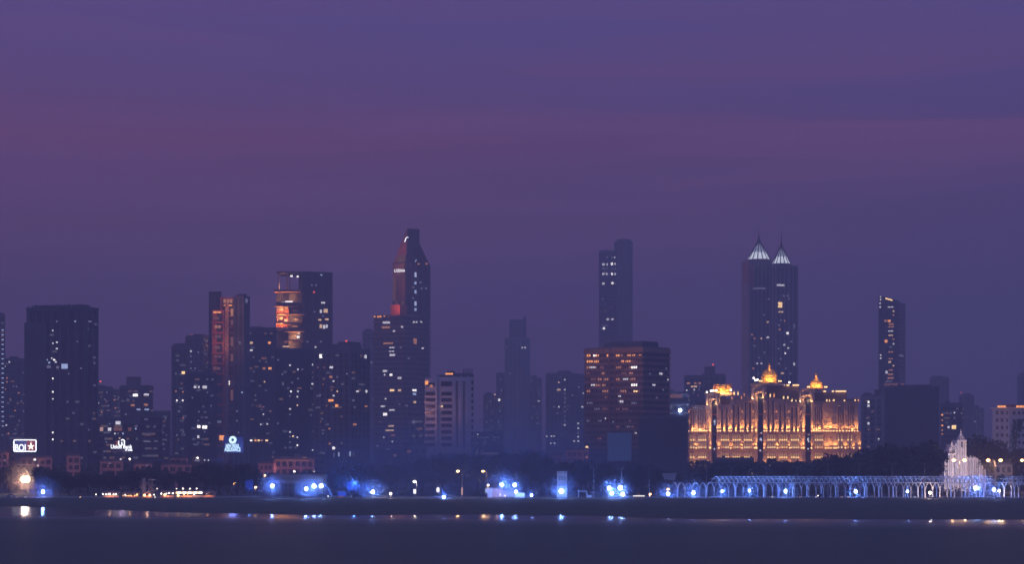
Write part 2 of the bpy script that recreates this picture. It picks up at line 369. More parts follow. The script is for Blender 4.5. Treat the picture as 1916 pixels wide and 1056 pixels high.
# --- far left
T('apartment_tower', 'hazy tower cut by the left edge with a column of tiny blue lights', -40, -1, 8, 588, 1750, 25, style='rib', wall='mid',
  win=' '.join(f'4,{y},1.6,2b' for y in range(618, 800, 9)))
T('apartment_tower', 'dim apartment block between the left edge and the broad dark tower', 8, 52, 52, 674, 1800, style='grid', wall='mid',
  win='9,686w 17.5,678w 13,715o 13,708o 28,769o 35,736o 48,731w 48,742w 12,796w 48,796w 25,723d 31,724d 10,729o 40,752d 20,750d 30,812d 44,770d 16,812o 36,788d', rf=[('box',18,34,668)])
ms, r = T('apartment_tower', 'broad dark ribbed tower standing alone on the left of the skyline', 53, 160, 181, 574, 1400, 62*0+18, style='rib', wall='dark', pier=6, par=False, proud=.9,
  win='100,619w 107,641w 100,643w 107,653w 142,602b 107,602d 88,674b 102,674W 98,671w 86,680b 93,679b 105,678w 122,686,13,9b 91,687,14,5d 109,688,6,5d 100,709W 100,734W 100,747w 100,810W 100,823W 146,640d 130,700d 152,690d 167,602d')
mb = MB(); ms.box(mb, -2, 14, -1.6, 12, ms.z0, Z(602, 1400), 'dark'); mb.build('wall', r)
mb = MB(); ms.box(mb, 2, ms.wl-3, 3, ms.wr-3, ms.z1, ms.z1+1.6, 'mid'); mb.build('roof_block', r)
roof(ms, r, [('mast',56,57,567),('mast',64,65,570),('mast',84,85,570),('mast',120,121,570),('mast',158,159,569)])
mb = MB()
for i in range(16): ms.box(mb, ms.wl*i/15.5, ms.wl*i/15.5+.5, -.6, 0, ms.z1, ms.z1+1.2+(i%3)*.4, 'dark')
mb.build('parapet', r)
# --- cluster right of it
T('apartment_block', 'low dim block just right of the broad dark tower with a red beacon', 181, 211, 211, 727, 1750, wall='mid', win='183,741w 184,755w 196,748d 203,760d 190,772o 200,735d', rf=[('red',188,189,714),('box',184,196,722)], cat='building')
T('apartment_block', 'narrow reddish block with faint windows behind the bank sign building', 211, 229, 229, 733, 1900, wall='brown', win='215,742d 214,749o 222,744d 216,764o 224,770d', cat='building', rf=[('box',213,221,729)])
T('apartment_block', 'flat roofed block with four bright top floor windows and a stair tower', 225, 268, 286, 724, 1650, 24, wall='dark', style='slab', win='254,740,10,5W 273,739,6,4w 249,759,7,4o 272,758,4,4o 260,767,7,3b 274,767,5,3b 262,782d 240,748d 236,776d', rf=[('box',233,249,706)], cat='building')
T('apartment_block', 'small dark block with a pair of red windows left of the twin slab towers', 286, 318, 318, 772, 1700, wall='dark', win='295,791,8,3p 292,791,3,3r 299,791r 299,773w 310,784d 305,810d', cat='building')
T('office_building', 'wide low office with a row of pink lit windows above the bank sign', 183, 262, 262, 787, 1250, wall='mid', style='slab', win='190,804,6,7pk 205,804,6,6w 217,804,8,6p 225,804,7,6p 243,804,6,6p 221,792,9,6w 205,794d 254,803b 215,812w 221,812d 230,812b 199,828d', cat='building', rf=[('box',228,248,781),('tank',255,256,782)])
T('office_building', 'windowless grey block with floor bands right of the bank sign', 262, 303, 303, 775, 1350, wall='mid', style='slab', fh=4.5, win='276,815,12,2p 276,827,12,2d', cat='building')
# --- stepped group in the left centre
T('apartment_tower', 'narrow grey tower with warm windows at the left of the stepped group', 322, 352, 352, 649, 1600, wall='mid', win='343,698,6,5Y 329,733o 342,734o 331,750W 342,750W 343,783o 343,809d 329,700d 336,770d 331,815d', rf=[('box',332,346,643)], fh=3.4)
T('apartment_tower', 'grey tower with two roof beacons beside the tall slab with an orange core', 348, 380, 391, 630, 1700, 25, wall='mid', win='358,658w 358,667d 358,678d 372,660d 366,690d 358,690d', rf=[('red',355,356,628),('red',377,378,629),('box',360,374,626)], fh=3.4)
T('apartment_tower', 'dark block with bright white windows in front of the stepped group', 351, 405, 405, 701, 1450, wall='dark', win='365,725,5,4w 372,725,3,4w 383,725,8,5w 372,771d 372,799,6,5W 383,800,9,6W 371,818,4,5w 383,809d 371,788d 371,829d 395,760d 360,745d 388,735d', rf=[('box',360,385,696)], glass='dark')
# tall slab tower with orange core
ms = Mass(392, 413, 413, 546, 1600, dep=22); r = root_of(ms, 'apartment_tower', 'tall slab tower with an orange lit core between two dark slabs')
facade(ms, 'wall', r, 'rib', wall='dark', glass='mid', pier=3)
m2 = Mass(399, 421, 421, 581, 1592, dep=20); facade(m2, 'wall', r, 'balc', wall='copper', glass='dark', fh=7.5, pier=7, proud=.9, st=1.4)
m3 = Mass(413, 439, 439, 557, 1597, dep=20); facade(m3, 'wall', r, 'grid', wall='copper', glass='dark', fh=4, pier=5)
m4 = Mass(438, 456, 466, 554, 1590, 30); facade(m4, 'wall', r, 'rib', wall='mid', glass='dark', pier=5)
m5 = Mass(421, 428, 428, 566, 1588, dep=4); facade(m5, 'pilaster', r, 'solid', wall='brown')
windows(m3, r, '427,564,18,7o 427,572,16,2O 434,585,5,14o 434,604,4,10p 427,717,5,8W 419,696w 434,640,5,18p 434,670,5,14p 434,740,5,20p', out=1.6)
windows(m2, r, '405,585,18,3O 405,596,12,5p 408,612,12,5o 408,630,12,5p 406,651,10,5p 408,668,14,4p 406,690,14,5p 415,820,9,9O 410,790,8,4d', out=1.6)
windows(m4, r, '460,563,3,8d 454,735b 444,770d 444,788d 450,642d 447,810d', out=.9)
roof(m4, r, [('box',441,453,551)])
for x_, y_ in ((430, 575), (424, 640)):
    q = P(x_, y_, 1578); lamp('POINT', q, 4500, (1,.36,.14), r, 2)  # hidden lights added for the orange glow of the core
T('apartment_tower', 'dark tower with scattered warm windows between the orange core tower and the cantilevered mansion', 464, 517, 517, 616, 1650, wall='dark', win='470,642,6,4y 504,642,5,4O 470,656,6,3w 486,676d 494,671,10,4p 469,690,6,4p 494,690,5,4o 505,690,6,4O 495,715y 493,776w 506,770,5,3p 488,795w 500,794w 470,825,4,3W 478,825,4,3O 484,825,4,3Y 490,825,4,3o 499,825,5,3Y 480,760p 490,762,12,3p 478,740d', rf=[('box',470,490,612)], glass='dark')
# --- cantilevered mansion tower
YA = 1750
ms = Mass(560, 566, 621, 508, YA, 66); r = root_of(ms, 'mansion_tower', 'tall mansion tower with cantilevered orange lit terraces on its left side')
facade(ms, 'wall', r, 'grid', wall='dark', glass='glass', fh=7, pier=9, st=.7, crownh=1.5)
windows(ms, r, '601,515,3,2b 583,534d 591,534d 587,547r 604,567,7,3w 600,583,3,6w 609,582,7,7y 604,592d 611,598,6,3y 598,599,5,3y 600,611,4,7y 606,612,4,7w 611,611,3,6w 588,584d 590,650w 575,640d 600,640d')
m2 = Mass(540, 566, 566, 546, YA-4, dep=22, ybot=655); facade(m2, 'wall', r, 'plain', glass='dark')
def pbox(x0, x1, y0, y1, Y0, Y1, m, nm): 
    mb = MB(); mb.box(X(x0, Y0), X(x1, Y0), Y0, Y1, Z(y1, Y0), Z(y0, Y0), m); return mb.build(nm, r)
for x0, x1, y0, y1, m in ((517,562,508,510.5,'dark'), (512,560,541.5,546,'pink'), (516,566,566,569,'brown'), (514,568,571,573.5,'brown'), (514,568,586,588.5,'brown'), (515,566,603,605.5,'brown'), (499,541,613,617.5,'pink'), (532,568,618,621,'brown'), (532,568,636,639,'brown'), (517,568,652,655,'mid')): pbox(x0, x1, y0, y1, YA-12, YA+24, m, 'terrace')
for x0, x1, y0, y1, m in ((535.5,537.5,510.5,541.5,'brown'),(541,542.5,510.5,541.5,'brown'),(521,522,510.5,541.5,'dark'),(559,561,510.5,541.5,'dark'),(513,515,617.5,652,'mid'),(518,519.5,588.5,603,'brown'),(530,531.5,573.5,586,'brown'),(526,527,546,566,'dark')): pbox(x0, x1, y0, y1, YA-9, YA-6, m, 'column')
pbox(517, 540, 573.5, 613, YA+2, YA+6, 'copper', 'inner_wall'); pbox(517, 560, 546, 566, YA+2, YA+20, 'dark', 'inner_wall'); pbox(519,540,617.5,652,YA+2,YA+20,'dark','inner_wall')
windows(m2, r, '545,517,5,3W 557,518,4,3W', out=1)
for x_, y_, w_, h_, c_ in ((529,566,6,2,'w'),(541,565,14,2.5,'W'),(524,579,12,5,'o'),(535,577,6,4,'O'),(535,600,5,4,'Y'),(555,598,8,3,'o'),(552,611,10,3,'o'),(559,624,5,4,'y'),(558,631,5,4,'W'),(535,649,12,2.5,'y'),(533,641,5,4,'p'),(537,525,2.5,26,'O'),(548,628,8,2,'p'),(552,582,10,2,'p'),(524,596,10,7,'p')):
    mb = MB(); a = P(x_, y_, YA-5); s = YA/F; mb.box(a.x-w_*s/2, a.x+w_*s/2, YA-5.6, YA-5, a.z-h_*s/2, a.z+h_*s/2, c_); mb.build('window', r)  # some boxes glow in place of lit columns and terrace floors
for x_, y_, e_ in ((527,582,11000),(526,606,9000),(527,595,9000),(528,538,6000),(520,611,3000),(550,630,5000),(552,600,2500),(520,560,5000),(545,558,2500),(545,648,2500)): lamp('POINT', P(x_, y_, YA-8.5), e_*1.7, (1,.38,.1), r, 1)
T('apartment_tower', 'flat dark tower with tiny white windows in front of the cantilevered mansion', 517, 575, 588, 656, 1450, 15, wall='dark', glass='dark', win='521,674d 543,684w 558,692w 566,692d 529,701d 545,733W 558,733w 543,742d 557,759y 543,766w 557,743w 543,809w 549,817Y 557,819w 543,818d 557,834W 521,793d 584,683w 583,719w 584,843w 543,776d 543,828d 558,709d 530,720d', pier=7)
ms, r = T('apartment_tower', 'pale brown apartment tower with many orange windows right of the cantilevered mansion', 588, 655, 691, 655, 1400, 30, wall='mid', style='grid', fh=3.7, win='601,667,5,7W 595,688p 621,688,7,4w 607,688p 620,706,6,4o 625,714w 632,706d 632,733y 625,741w 620,750,10,4O 631,760,6,5O 617,803o 618,831,4,3o 625,840,4,6W 683,668,2,6w 684,733,2,5w 668,733w 663,795,4,4o 684,761o 623,725,8,2p 605,720p 612,760p 601,790p 640,780p 600,740d 650,700d 640,830d 605,812d 660,750d')
mb = MB(); ms.box(mb, 8, ms.wl-2, 3, ms.wr-6, ms.z1, Z(643, 1400), 'mid'); mb.build('penthouse', r)
roof(ms, r, [('red',637,638,638),('box',625,645,640)])
# --- pointed tower
YL = 2000
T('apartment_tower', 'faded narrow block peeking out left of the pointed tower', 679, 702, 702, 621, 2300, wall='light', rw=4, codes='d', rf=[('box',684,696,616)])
ms = Mass(700, 757, 803, 588, YL-6, 30); r = root_of(ms, 'skyscraper', 'pointed skyscraper with a red lit crown and white letters below it')
facade(ms, 'wall', r, 'slab', wall='brown', glass='glass', fh=4.6, st=1.1, proud=.8)
windows(ms, r, '702,593,4,3O 711,593,11,3O 720,592O 728,594p 724,604,16,4w 723,613,18,4o 738,620,5,3w 753,612,4,3w 773,603w 778,603w 787,603w 727,643,22,3o 734,651,12,2w 734,658,12,2w 735,665,12,4w 776,639,5,10o 790,652w 721,695,9,4w 732,702,5,4W 720,702w 748,708,7,4w 734,731,9,4Y 748,731,6,4y 775,731,6,4W 775,738,5,4b 775,753,4,4y 717,761,9,3w 722,747w 734,768,12,3w 721,776,8,5W 733,798,12,3y 730,806,18,3y 719,819w 735,827w 736,815,8,2o 748,757d 712,790d 760,760d 706,835d 726,841d 750,651d 764,671d')
m2 = Mass(736, 759, 803, 490, YL, 40, ybot=592); facade(m2, 'wall', r, 'rib', wall='dark', glass='glass', pier=9)
mb = MB()
m2.box(mb, .6, m2.wl-.6, -1.6, -.8, Z(563, YL), Z(492, YL), 'brown')
mb.build('cladding_panel', r)
mb = MB()
for i in range(8): m2.box(mb, 5+.2, m2.wl-1.5, -2, -1.6, Z(560-i*6, YL), Z(558.5-i*6, YL), 'dark')
m2.box(mb, 1, 5, -2, -1.6, Z(562, YL), Z(517, YL), 'glass')
for i in range(3): m2.box(mb, 7+i*3, 7.6+i*3, -2, -1.6, Z(562, YL), Z(516, YL), 'dark')
mb.build('louvre', r)
mb = MB()   # balconies up the right edge
for i in range(66): m2.box(mb, m2.wl-.5, m2.wl+1, m2.wr-4, m2.wr+1.4, Z(498+i*3.6*1.5, YL), Z(498+i*3.6*1.5-2.4, YL), 'dark')
mb.build('balcony_stack', r)
# crown
c0 = [Vector(m2.pt(0,0,m2.z1)), Vector(m2.pt(m2.wl,0,m2.z1)), Vector(m2.pt(m2.wl,m2.wr,m2.z1)), Vector(m2.pt(0,m2.wr,m2.z1))]
Yt = YL+12
tl, tr = X(761.5, Yt), X(785, Yt)
t0 = [Vector((tl,Yt-3,0)), Vector((tl+.5,Yt-6,0)), Vector((tr,Yt,0)), Vector((tr-6,Yt+6,0))]
mb = MB(); zk = Z(455, Yt)
lo = [Vector((v.x, v.y, zk)) for v in t0]; hi = [Vector((v.x, v.y, Z(429, Yt))) for v in t0]
mb.poly(c0+lo, 'glass', [(1,2,6,5), (2,3,7,6)]); mb.poly(lo+hi, 'glass', [(1,2,6,5), (2,3,7,6), (4,5,6,7)])
mb.poly([c0[0], c0[1], lo[1], hi[1], hi[0]], 'copper', [(0,1,2,3,4)]); mb.poly([c0[3], c0[0], hi[0], lo[3]], 'copper', [(0,1,2,3)]); mb.poly([hi[0], lo[3], hi[3]], 'copper', [(0,1,2)])
cr_ = mb.build('crown', r)
mb = MB(); a = c0[0].lerp(c0[1], .12); e = c0[1]; g = c0[1].lerp(c0[2], .38)
u = Vector((0,-2.5,0)); h1 = Vector((0,0,Z(477,YL)-m2.z1))
mb.poly([a+u, e+u, g+u, g+u+h1*.25, e+u+h1, a.lerp(e,.42)+u+h1], 'glass', [(0,1,4,5), (1,2,3,4)])
mb.tube([P(762,476,YL-4), P(762,452,YL-2)], .5, 'black', 4); mb.build('gable', cr_)
mb = MB(); mb.tube([P(757,453,YL-6), P(760,445,YL-6), P(764,444,YL-6)], .55, 'signw', 5); mb.tube([P(777,490,YL-6), P(779,486,YL-6)], .55, 'b', 5); mb.build('light_strip', r)
windows(m2, r, '776.5,514.5,2.2,9b 776.5,530,2.2,5b 776.5,546.5,2.2,6b 776.5,568.6,2.2,8b 776.5,579.6,2.2,5b 786,529d 788,540d 796,540d 772,538d 772,558d 776.5,514.5,1.8,8w 776.5,568,1.8,7w 782,494o 797,494o', out=1.2)
text_mesh('LODHA', 'sign_letters', 6*YL/F*1.25, P(748, 507, YL-9), 'signw', r, depth=.4, width=20*YL/F)
bpy.context.view_layer.update()

m6 = Mass(731, 748, 762, 570, YL-14, 35, ybot=590); facade(m6, 'terrace_block', r, 'solid', wall='copper')
for x_, y_, e_ in ((742, 500, 7000), (750, 470, 7000), (738, 575, 5000), (745, 530, 6000)): lamp('POINT', P(x_, y_, YL-20), e_*.9, (1,.28,.12), r, 3)  # hidden lights added to redden the crown
# --- pale office with bands
T('office_building', 'low block with two rows of small windows left of the white striped office', 766, 796, 796, 779, 1300, wall='light', style='grid', fh=4.2, pier=3, par=True, rw=3, codes='d', cat='building')
T('office_building', 'small grey house block under the white striped office', 754, 797, 797, 833, 1180, wall='light', style='grid', fh=3.8, pier=3.2, cat='building', rw=2, codes='dp')
YP = 1250
ms = Mass(817, 887, 887, 706, YP, dep=26); r = root_of(ms, 'office_tower', 'white office tower with dark strip windows stepping in front of the skyline', 'office block')
facade(ms, 'wall', r, 'solid', wall='white')
m2 = Mass(795, 818, 818, 708, YP-5, dep=24); facade(m2, 'wall', r, 'solid', wall='white')
def pane(ms, x0, x1, y0, y1, m='glass', out=.06, fr='light'):
    _, a0, z1, s = ms.hit(x0, y0); _, a1, z0, _ = ms.hit(x1, y1); mb = MB()
    z1 = HC-(y0-HY)*s; z0 = HC-(y1-HY)*s
    ms.box(mb, a0, a1, -out, -.02, z0, z1, m); ms.box(mb, a0-.25, a1+.25, -out-.35, -.02, z1+.01, z1+.3, fr); ms.box(mb, a0-.25, a1+.25, -out-.35, -.02, z0-.3, z0-.01, fr)
    return mb.build('window', r)
for i, y in enumerate((720,737.5,749,761,773,785,797,809,821,833)):
    pane(ms, 825.5, 845.5, y-(5 if i == 0 else 2.7), y+2.7); pane(m2, 796.5, 813.5, y-2.5, y+2.2)
for y in range(716, 842, 6):
    pane(ms, 854, 856.5, y-1.6, y+1.6); pane(ms, 867, 869.5, y-1.6, y+1.6)
for y in range(716, 842, 12): pane(ms, 882, 885.5, y-2.6, y+2.6)
mb = MB(); 
for px_ in (820.5, 849.5, 862, 875): 
    _, a, _, s = ms.hit(px_, 700); ms.box(mb, a-.4, a+.4, -.9, -.02, ms.z0, ms.z1+.5, 'white')
mb.build('pilaster', r)
windows(m2, r, '798,717,6,7O 807,723,5,5o', out=.5); windows(ms, r, '827,761,4,4y', out=.5)
mb = MB(); s = YP/F
mb.box(X(836,YP), X(850,YP), YP+6, YP+14, ms.z1, Z(694,YP), 'dark'); mb.box(X(848,YP), X(884,YP), YP+8, YP+20, ms.z1, Z(698,YP), 'mid')
for x_ in (866, 870, 874, 878, 882): mb.box(X(x_,YP), X(x_+1.6,YP), YP+9, YP+11, Z(698,YP), Z(689,YP), 'mid')
mb.build('roof_block', r)
mb = MB(); mb.box(X(833,YP), X(847,YP), YP+5.4, YP+5.9, Z(701,YP), Z(698,YP), 'O'); mb.build('roof_lamp', r)
parapet(ms, r); lamp('SPOT', P(800, 770, YP-22), 3500, (1,.4,.3), r, 2, (0,1,0), 110)
# --- middle distance, faded
T('apartment_tower', 'faded low block with one bright light right of the white office', 905, 931, 931, 741, 2500, wall='brown', win='926,739y 926,747p 912,760p 918,752d 922,775p 910,790d', rf=[('box',908,920,735)])
T('apartment_tower', 'thin faded block touching the slender spired tower', 929, 944, 944, 700, 2700, wall='mid', win='934,749,4,4W 936,770d 933,790d 938,730d 931,812d')
T('apartment_block', 'low faded block with a few lights beside the white office', 887, 940, 940, 812, 1900, wall='mid', win='894,814w 890,838w 906,832d 915,838w 925,824d 933,833d', cat='building')
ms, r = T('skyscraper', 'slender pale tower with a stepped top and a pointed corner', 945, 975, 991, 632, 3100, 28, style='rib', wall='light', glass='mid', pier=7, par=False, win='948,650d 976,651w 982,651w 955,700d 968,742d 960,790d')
m2 = Mass(954, 975, 984, 598, 3110, 28, ybot=634); facade(m2, 'upper_block', r, 'rib', wall='mid', glass='mid', pier=7)
mb = MB(); q = P(984, 598, 3120); mb.hexa([(q.x-5,q.y,q.z-1),(q.x,q.y,q.z-1),(q.x,q.y+5,q.z-1),(q.x-5,q.y+5,q.z-1),(q.x-.6,q.y,q.z+7),(q.x,q.y,q.z+8),(q.x,q.y+1,q.z+8),(q.x-.6,q.y+1,q.z+7)], 'mid'); mb.build('corner_fin', r)
mb = MB(); ms.box(mb, -2, ms.wl*.45, -6, 10, ms.z0, Z(800, 3100), 'light'); mb.build('podium', r)
T('apartment_tower', 'faded block just right of the slender spired tower', 991, 1013, 1013, 709, 2800, wall='mid', rw=7, codes='dwd', rf=[('box',994,1004,703)])
ms, r = T('apartment_tower', 'wide hazy apartment tower with two columns of lights left of the orange striped block', 1022, 1066, 1094, 700, 2400, 22, wall='mid', fh=4, win='1046,730,7,3y 1057,730w 1046,716y 1057,711w 1082,725d 1091,737w 1057,737d 1057,745d 1057,754d 1057,762d 1057,771d 1057,780d 1057,788d 1057,796w 1046,762w 1037,762d 1037,817w 1032,817w 1023,817w 1031,830w 1038,830w 1081,793w 1081,802w 1081,811d 1081,818w 1081,826w 1073,826w 1089,762w 1089,840d 1043,774d 1070,740d', rf=[('box',1038,1055,694),('red',1052,1053,694)])
T('skyscraper', 'tall thin tower with white lit upper floors behind the orange striped block', 1121, 1154, 1154, 471, 2700, dep=26, style='slab', wall='mid', fh=4.4, proud=.5, st=.8,
  win='1129,495,5,4w 1136,495,3,4w 1145,494,4,5W 1151,494,3,4w 1129,503,5,3d 1136,503d 1145,503d 1151,503d 1129,513,5,4w 1135,513,3,4w 1138,513d 1145,513,4,4W 1151,513,3,4w 1136,482d 1145,482d 1150,482w 1129,531,5,4w 1146,530,4,4W 1151,531d 1137,598,5,4w 1146,598,5,3w 1133,610,12,2d 1130,615,4,4W 1138,640d 1128,560d', rf=[('box',1125,1140,468)])
ms, r = T('skyscraper', 'tallest hazy slab tower with a rounded top right of the white lit thin tower', 1150, 1172, 1183, 451, 2850, 27, style='rib', wall='mid', glass='mid', pier=8, par=False, rw=3, codes='d')
m2 = Mass(1154, 1172, 1181, 447, 2860, 27, ybot=453); facade(m2, 'roof_block', r, 'solid', wall='mid')
# --- orange striped block
YV = 1250
ms = Mass(1094, 1203, 1253, 651, YV, 38); r = root_of(ms, 'office_tower', 'wide office slab with orange lit window bands and a darker right side', 'office block')
facade(ms, 'wall', r, 'slab', wall='brown', glass='glass', fh=3.45, st=1.45, proud=.45, crownh=2.6)
mb = MB(); _, a, _, _ = ms.hit(1147, 700); ms.box(mb, a-1.7, a+1.7, -.3, -.01, ms.z0, ms.z1, 'black'); ms.box(mb, a-1.9, a-1.7, -1.2, -.01, ms.z0, ms.z1, 'brown'); ms.box(mb, a+1.7, a+1.9, -1.2, -.01, ms.z0, ms.z1, 'brown')
for i in range(1, 26): 
    q = ms.wl*i/26
    if abs(q-a) > 2: ms.box(mb, q-.18, q+.18, -.62, -.02, ms.z0, ms.z1-2, 'brown')
for i in range(1, 16): ms.box(mb, ms.wl+.02, ms.wl+.62, ms.wr*i/16-.18, ms.wr*i/16+.18, ms.z0, ms.z1-2, 'dark')
mb.build('mullion', r)
mb = MB(); c_ = [ms.pt(a_, b_, z_) for z_, i_ in ((ms.z1, 0), (Z(637, YV), 3)) for a_, b_ in ((8+i_, 4+i_), (ms.wl-4-i_*.3, 4+i_), (ms.wl-4-i_*.3, ms.wr-5), (8+i_, ms.wr-5))]
mb.hexa(c_, 'dark'); mb.build('roof', r); parapet(ms, r, .9)
fr = []
rnd = random.Random(5)
k = 0; z = ms.z1-2.6-3.45
rows = []
while z > 10: rows.append(HY-((z+1.45+.95)-HC)*F/(YV+20)); z -= 3.45
for i, y in enumerate(rows[:26]):
    for sx0, sx1 in ((1096, 1143), (1152, 1201)):
        x = sx0
        while x < sx1-4:
            wd = rnd.uniform(5, 16); on = rnd.random() < (.85 if i < 2 else .45 if i < 7 else .25)
            if on and x+wd < sx1: fr.append(f'{x+wd/2:.1f},{y:.1f},{wd-1:.1f},{4.2 if i < 8 else 3.4}'+(rnd.choice('OOop') if i < 2 else rnd.choice('oop' if i < 7 else 'pppd'))) 
            x += wd
windows(ms, r, ' '.join(fr[:84]), out=.3)
windows(ms, r, f'1113,{rows[0]:.0f},7,3W 1110,{rows[2]:.0f},13,3w 1187,{rows[2]:.0f},12,4W 1171,{rows[4]:.0f},10,3w 1187,{rows[5]:.0f},13,4W 1111,{rows[5]:.0f},10,3w 1190,{rows[6]:.0f},8,3Y 1160,742,4,3w 1163,752,8,4w 1134,784w 1148,790d 1190,811w 1222,721,6,3w 1236,700,5,4w 1248,711w 1246,690d 1228,745d 1215,700d 1240,730d', out=.6)
mb = MB(); mb.sphere(P(1098, 838, YV-14), .9, 'Y', 8); mb.build('wall_lamp', r)
lamp('SPOT', P(1120, 655, YV-30), 14000, (1,.35,.15), r, 2, (0,1,0), 120)
T('office_building', 'low pink roofed annex right of the orange striped block', 1204, 1288, 1288, 737, 1300, wall='light', style='slab', fh=5, win='1237,765,5,5w 1220,742,14,3p 1262,742,30,7p 1213,760,10,3d 1256,760d', rf=[('box',1246,1258,731),('mast',1230,1231,726)], cat='building')
T('warehouse', 'large plain dark block left of the golden floodlit hospital', 1196, 1286, 1286, 784, 1180, wall='dark', style='solid', par=True, cat='building')
# floodlight on the annex roof
T('apartment_block', 'hazy stepped block with orange windows behind the left golden dome', 1281, 1317, 1317, 705, 1900, wall='mid', win='1288,718,6,3o 1301,718,4,3o 1309,718,5,3o 1295,724,4,3y 1301,724,6,3y 1299,730w 1285,731w 1309,724d 1308,730d 1306,741p', rf=[('box',1314,1316,700)], cat='building')
T('apartment_block', 'hazy block with a red beacon just left of the twin coned towers', 1316, 1357, 1357, 703, 1950, wall='mid', rf=[('box',1318,1338,687),('red',1334,1335,682)], rw=5, codes='dpd', cat='building')
# --- twin towers with glass cones
YI = 2300
def cone_tower(xl, xc, xr, yt, ax, ytip, yspire, rpx, label, Y, wl, th):
    ms = Mass(xl, xc, xr, yt, Y, th); r = root_of(ms, 'skyscraper', label)
    facade(ms, 'wall', r, 'rib', wall='light', glass='glass', pier=5, proud=1)
    windows(ms, r, wl, out=1.4)
    mb = MB()
    for i in range(9): 
        z = ms.z1-8-i*17; ms.box(mb, -1.4, ms.wl+1.4, -1.4, ms.wr+1.4, z, z+1.2, 'mid')
        mb.build('ledge', r); mb = MB()
    s = Y/F; c_ = P(ax, yt, Y+ms.wr*.35); R = rpx*s; z0 = ms.z1+.2; zt = Z(ytip, Y); H = zt-z0
    mb = MB(); mb.lathe(c_, [(R*1.03, z0), (R*1.05, z0+1.6), (R*.97, z0+1.6)], 'pink' if 'left' in label else 'light', 24); mb.build('ring', r)
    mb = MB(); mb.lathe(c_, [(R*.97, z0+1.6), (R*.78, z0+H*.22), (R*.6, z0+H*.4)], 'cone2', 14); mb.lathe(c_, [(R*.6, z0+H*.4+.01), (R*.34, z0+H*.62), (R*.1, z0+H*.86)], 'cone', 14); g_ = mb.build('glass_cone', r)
    mb2 = MB()
    for k in range(14):
        t_ = 2*math.pi*k/14
        f = lambda rr, zz: (c_.x+rr*math.cos(t_), c_.y+rr*math.sin(t_), zz)
        mb2.tube([f(R, z0+1.2), f(R*.64, z0+H*.4), f(R*.12, z0+H*.9)], .5, 'black', 4)
    for fr_ in (.18, .36, .55, .72): 
        rr = R*(.97-fr_*1.0) if fr_ > .3 else R*.82
        mb2.lathe(c_, [(rr*1.0+.15, z0+H*fr_-.15), (rr+.15, z0+H*fr_+.15)], 'black', 14) if fr_ > .5 else None
    mb2.build('rib_frame', r)
    mb = MB(); mb.lathe(c_, [(R*.16, z0+H*.82), (R*.14, zt-1), (.6, zt+4), (.35, Z(yspire+8, Y)), (.15, Z(yspire, Y))], 'black', 8); mb.build('spire', r)
    return ms, r
ms, r = cone_tower(1390, 1403, 1447, 488, 1420, 447, 426, 22.5, 'left of the twin towers with glowing glass cones and reddish left edge', YI,
  '1436,603y 1436,632,4,3w 1424,634y 1406,627o 1411,634o 1416,681w 1424,681w 1409,690o 1418,700d 1419,670d 1430,660d 1414,540,14,3d 1425,540,14,3d 1438,560d 1428,590d 1412,720d 1440,700w 1405,709d 1412,648d 1427,710d', 68)
mb = MB(); ms.box(mb, .4, ms.wl+.8, -1.8, -1.02, ms.z0, Z(530, YI), 'pink'); mb.build('cladding_panel', r)  # pink plate paints the sunset glow onto the left face
mb = MB(); ms.box(mb, ms.wl*.2, ms.wl+1.4, -1.9, -1.1, Z(529, YI), Z(490, YI), 'copper'); ms.box(mb, ms.wl+1.05, ms.wl+1.5, 0, 4, Z(540, YI), Z(497, YI), 'copper'); mb.build('cladding_strip', r)  # red strip paints the same glow near the top
ms, r = cone_tower(1446, 1452, 1491, 496, 1462, 456, 431, 18, 'right of the twin towers with glowing glass cones and a bright yellow window', YI-25,
  '1459,571,7,10Y 1460,534,15,3w 1466,554d 1473,554d 1475,560d 1458,584y 1463,584y 1467,601o 1460,600d 1458,617o 1457,609d 1473,624,3,4W 1485,611,2,8d 1467,646w 1474,652w 1468,662W 1456,653d 1485,682,3,5w 1463,699,5,3y 1456,681d 1449,693o 1460,672d 1453,711d 1470,690d 1480,640d 1478,700d', 66)
# --- right side
YR = 2100
ms = Mass(1644, 1682, 1694, 553, YR, 22); r = root_of(ms, 'skyscraper', 'lone dark glass tower with a slanted top standing right of the golden hospital')
ms.z1 = Z(566, YR); facade(ms, 'wall', r, 'slab', wall='dark', glass='glass', fh=3.8, st=.7, proud=.4, crownh=1)
za, zb = Z(552, YR), Z(560, YR)
mb = MB(); mb.hexa([ms.pt(0,0,ms.z1), ms.pt(ms.wl*.78,0,ms.z1), ms.pt(ms.wl*.78,ms.wr*.8,ms.z1), ms.pt(0,ms.wr*.8,ms.z1), ms.pt(0,0,za), ms.pt(ms.wl*.78,0,zb), ms.pt(ms.wl*.78,ms.wr*.8,zb), ms.pt(0,ms.wr*.8,za)], 'glass')
cr_ = mb.build('slanted_crown', r)
a, c_ = Vector(ms.pt(ms.wl*.35,-.5,Z(558,YR))), Vector(ms.pt(ms.wl*.68,-.5,Z(562,YR))); mb = MB(); mb.tube([a, c_], .8, 'Y', 5); mb.build('light_strip', r)
windows(ms, r, '1647,568w 1647,575w 1667,575,11,2w 1672,583y 1672,590o 1657,601,4,4o 1664,601,5,4O 1668,607,10,3o 1670,612,6,2o 1667,620,10,2w 1667,628,8,2y 1658,639,5,5O 1672,635o 1672,644w 1667,659,10,2o 1648,665w 1648,671w 1667,672,9,2o 1665,678,5,3y 1672,685y 1659,697,4,5w 1667,693,8,2o 1667,701,10,3o 1667,708,12,3o 1668,720,26,5p 1688,720,8,5p 1667,612,10,2o 1667,650,6,2d 1664,714,12,2d 1685,666,14,3d')
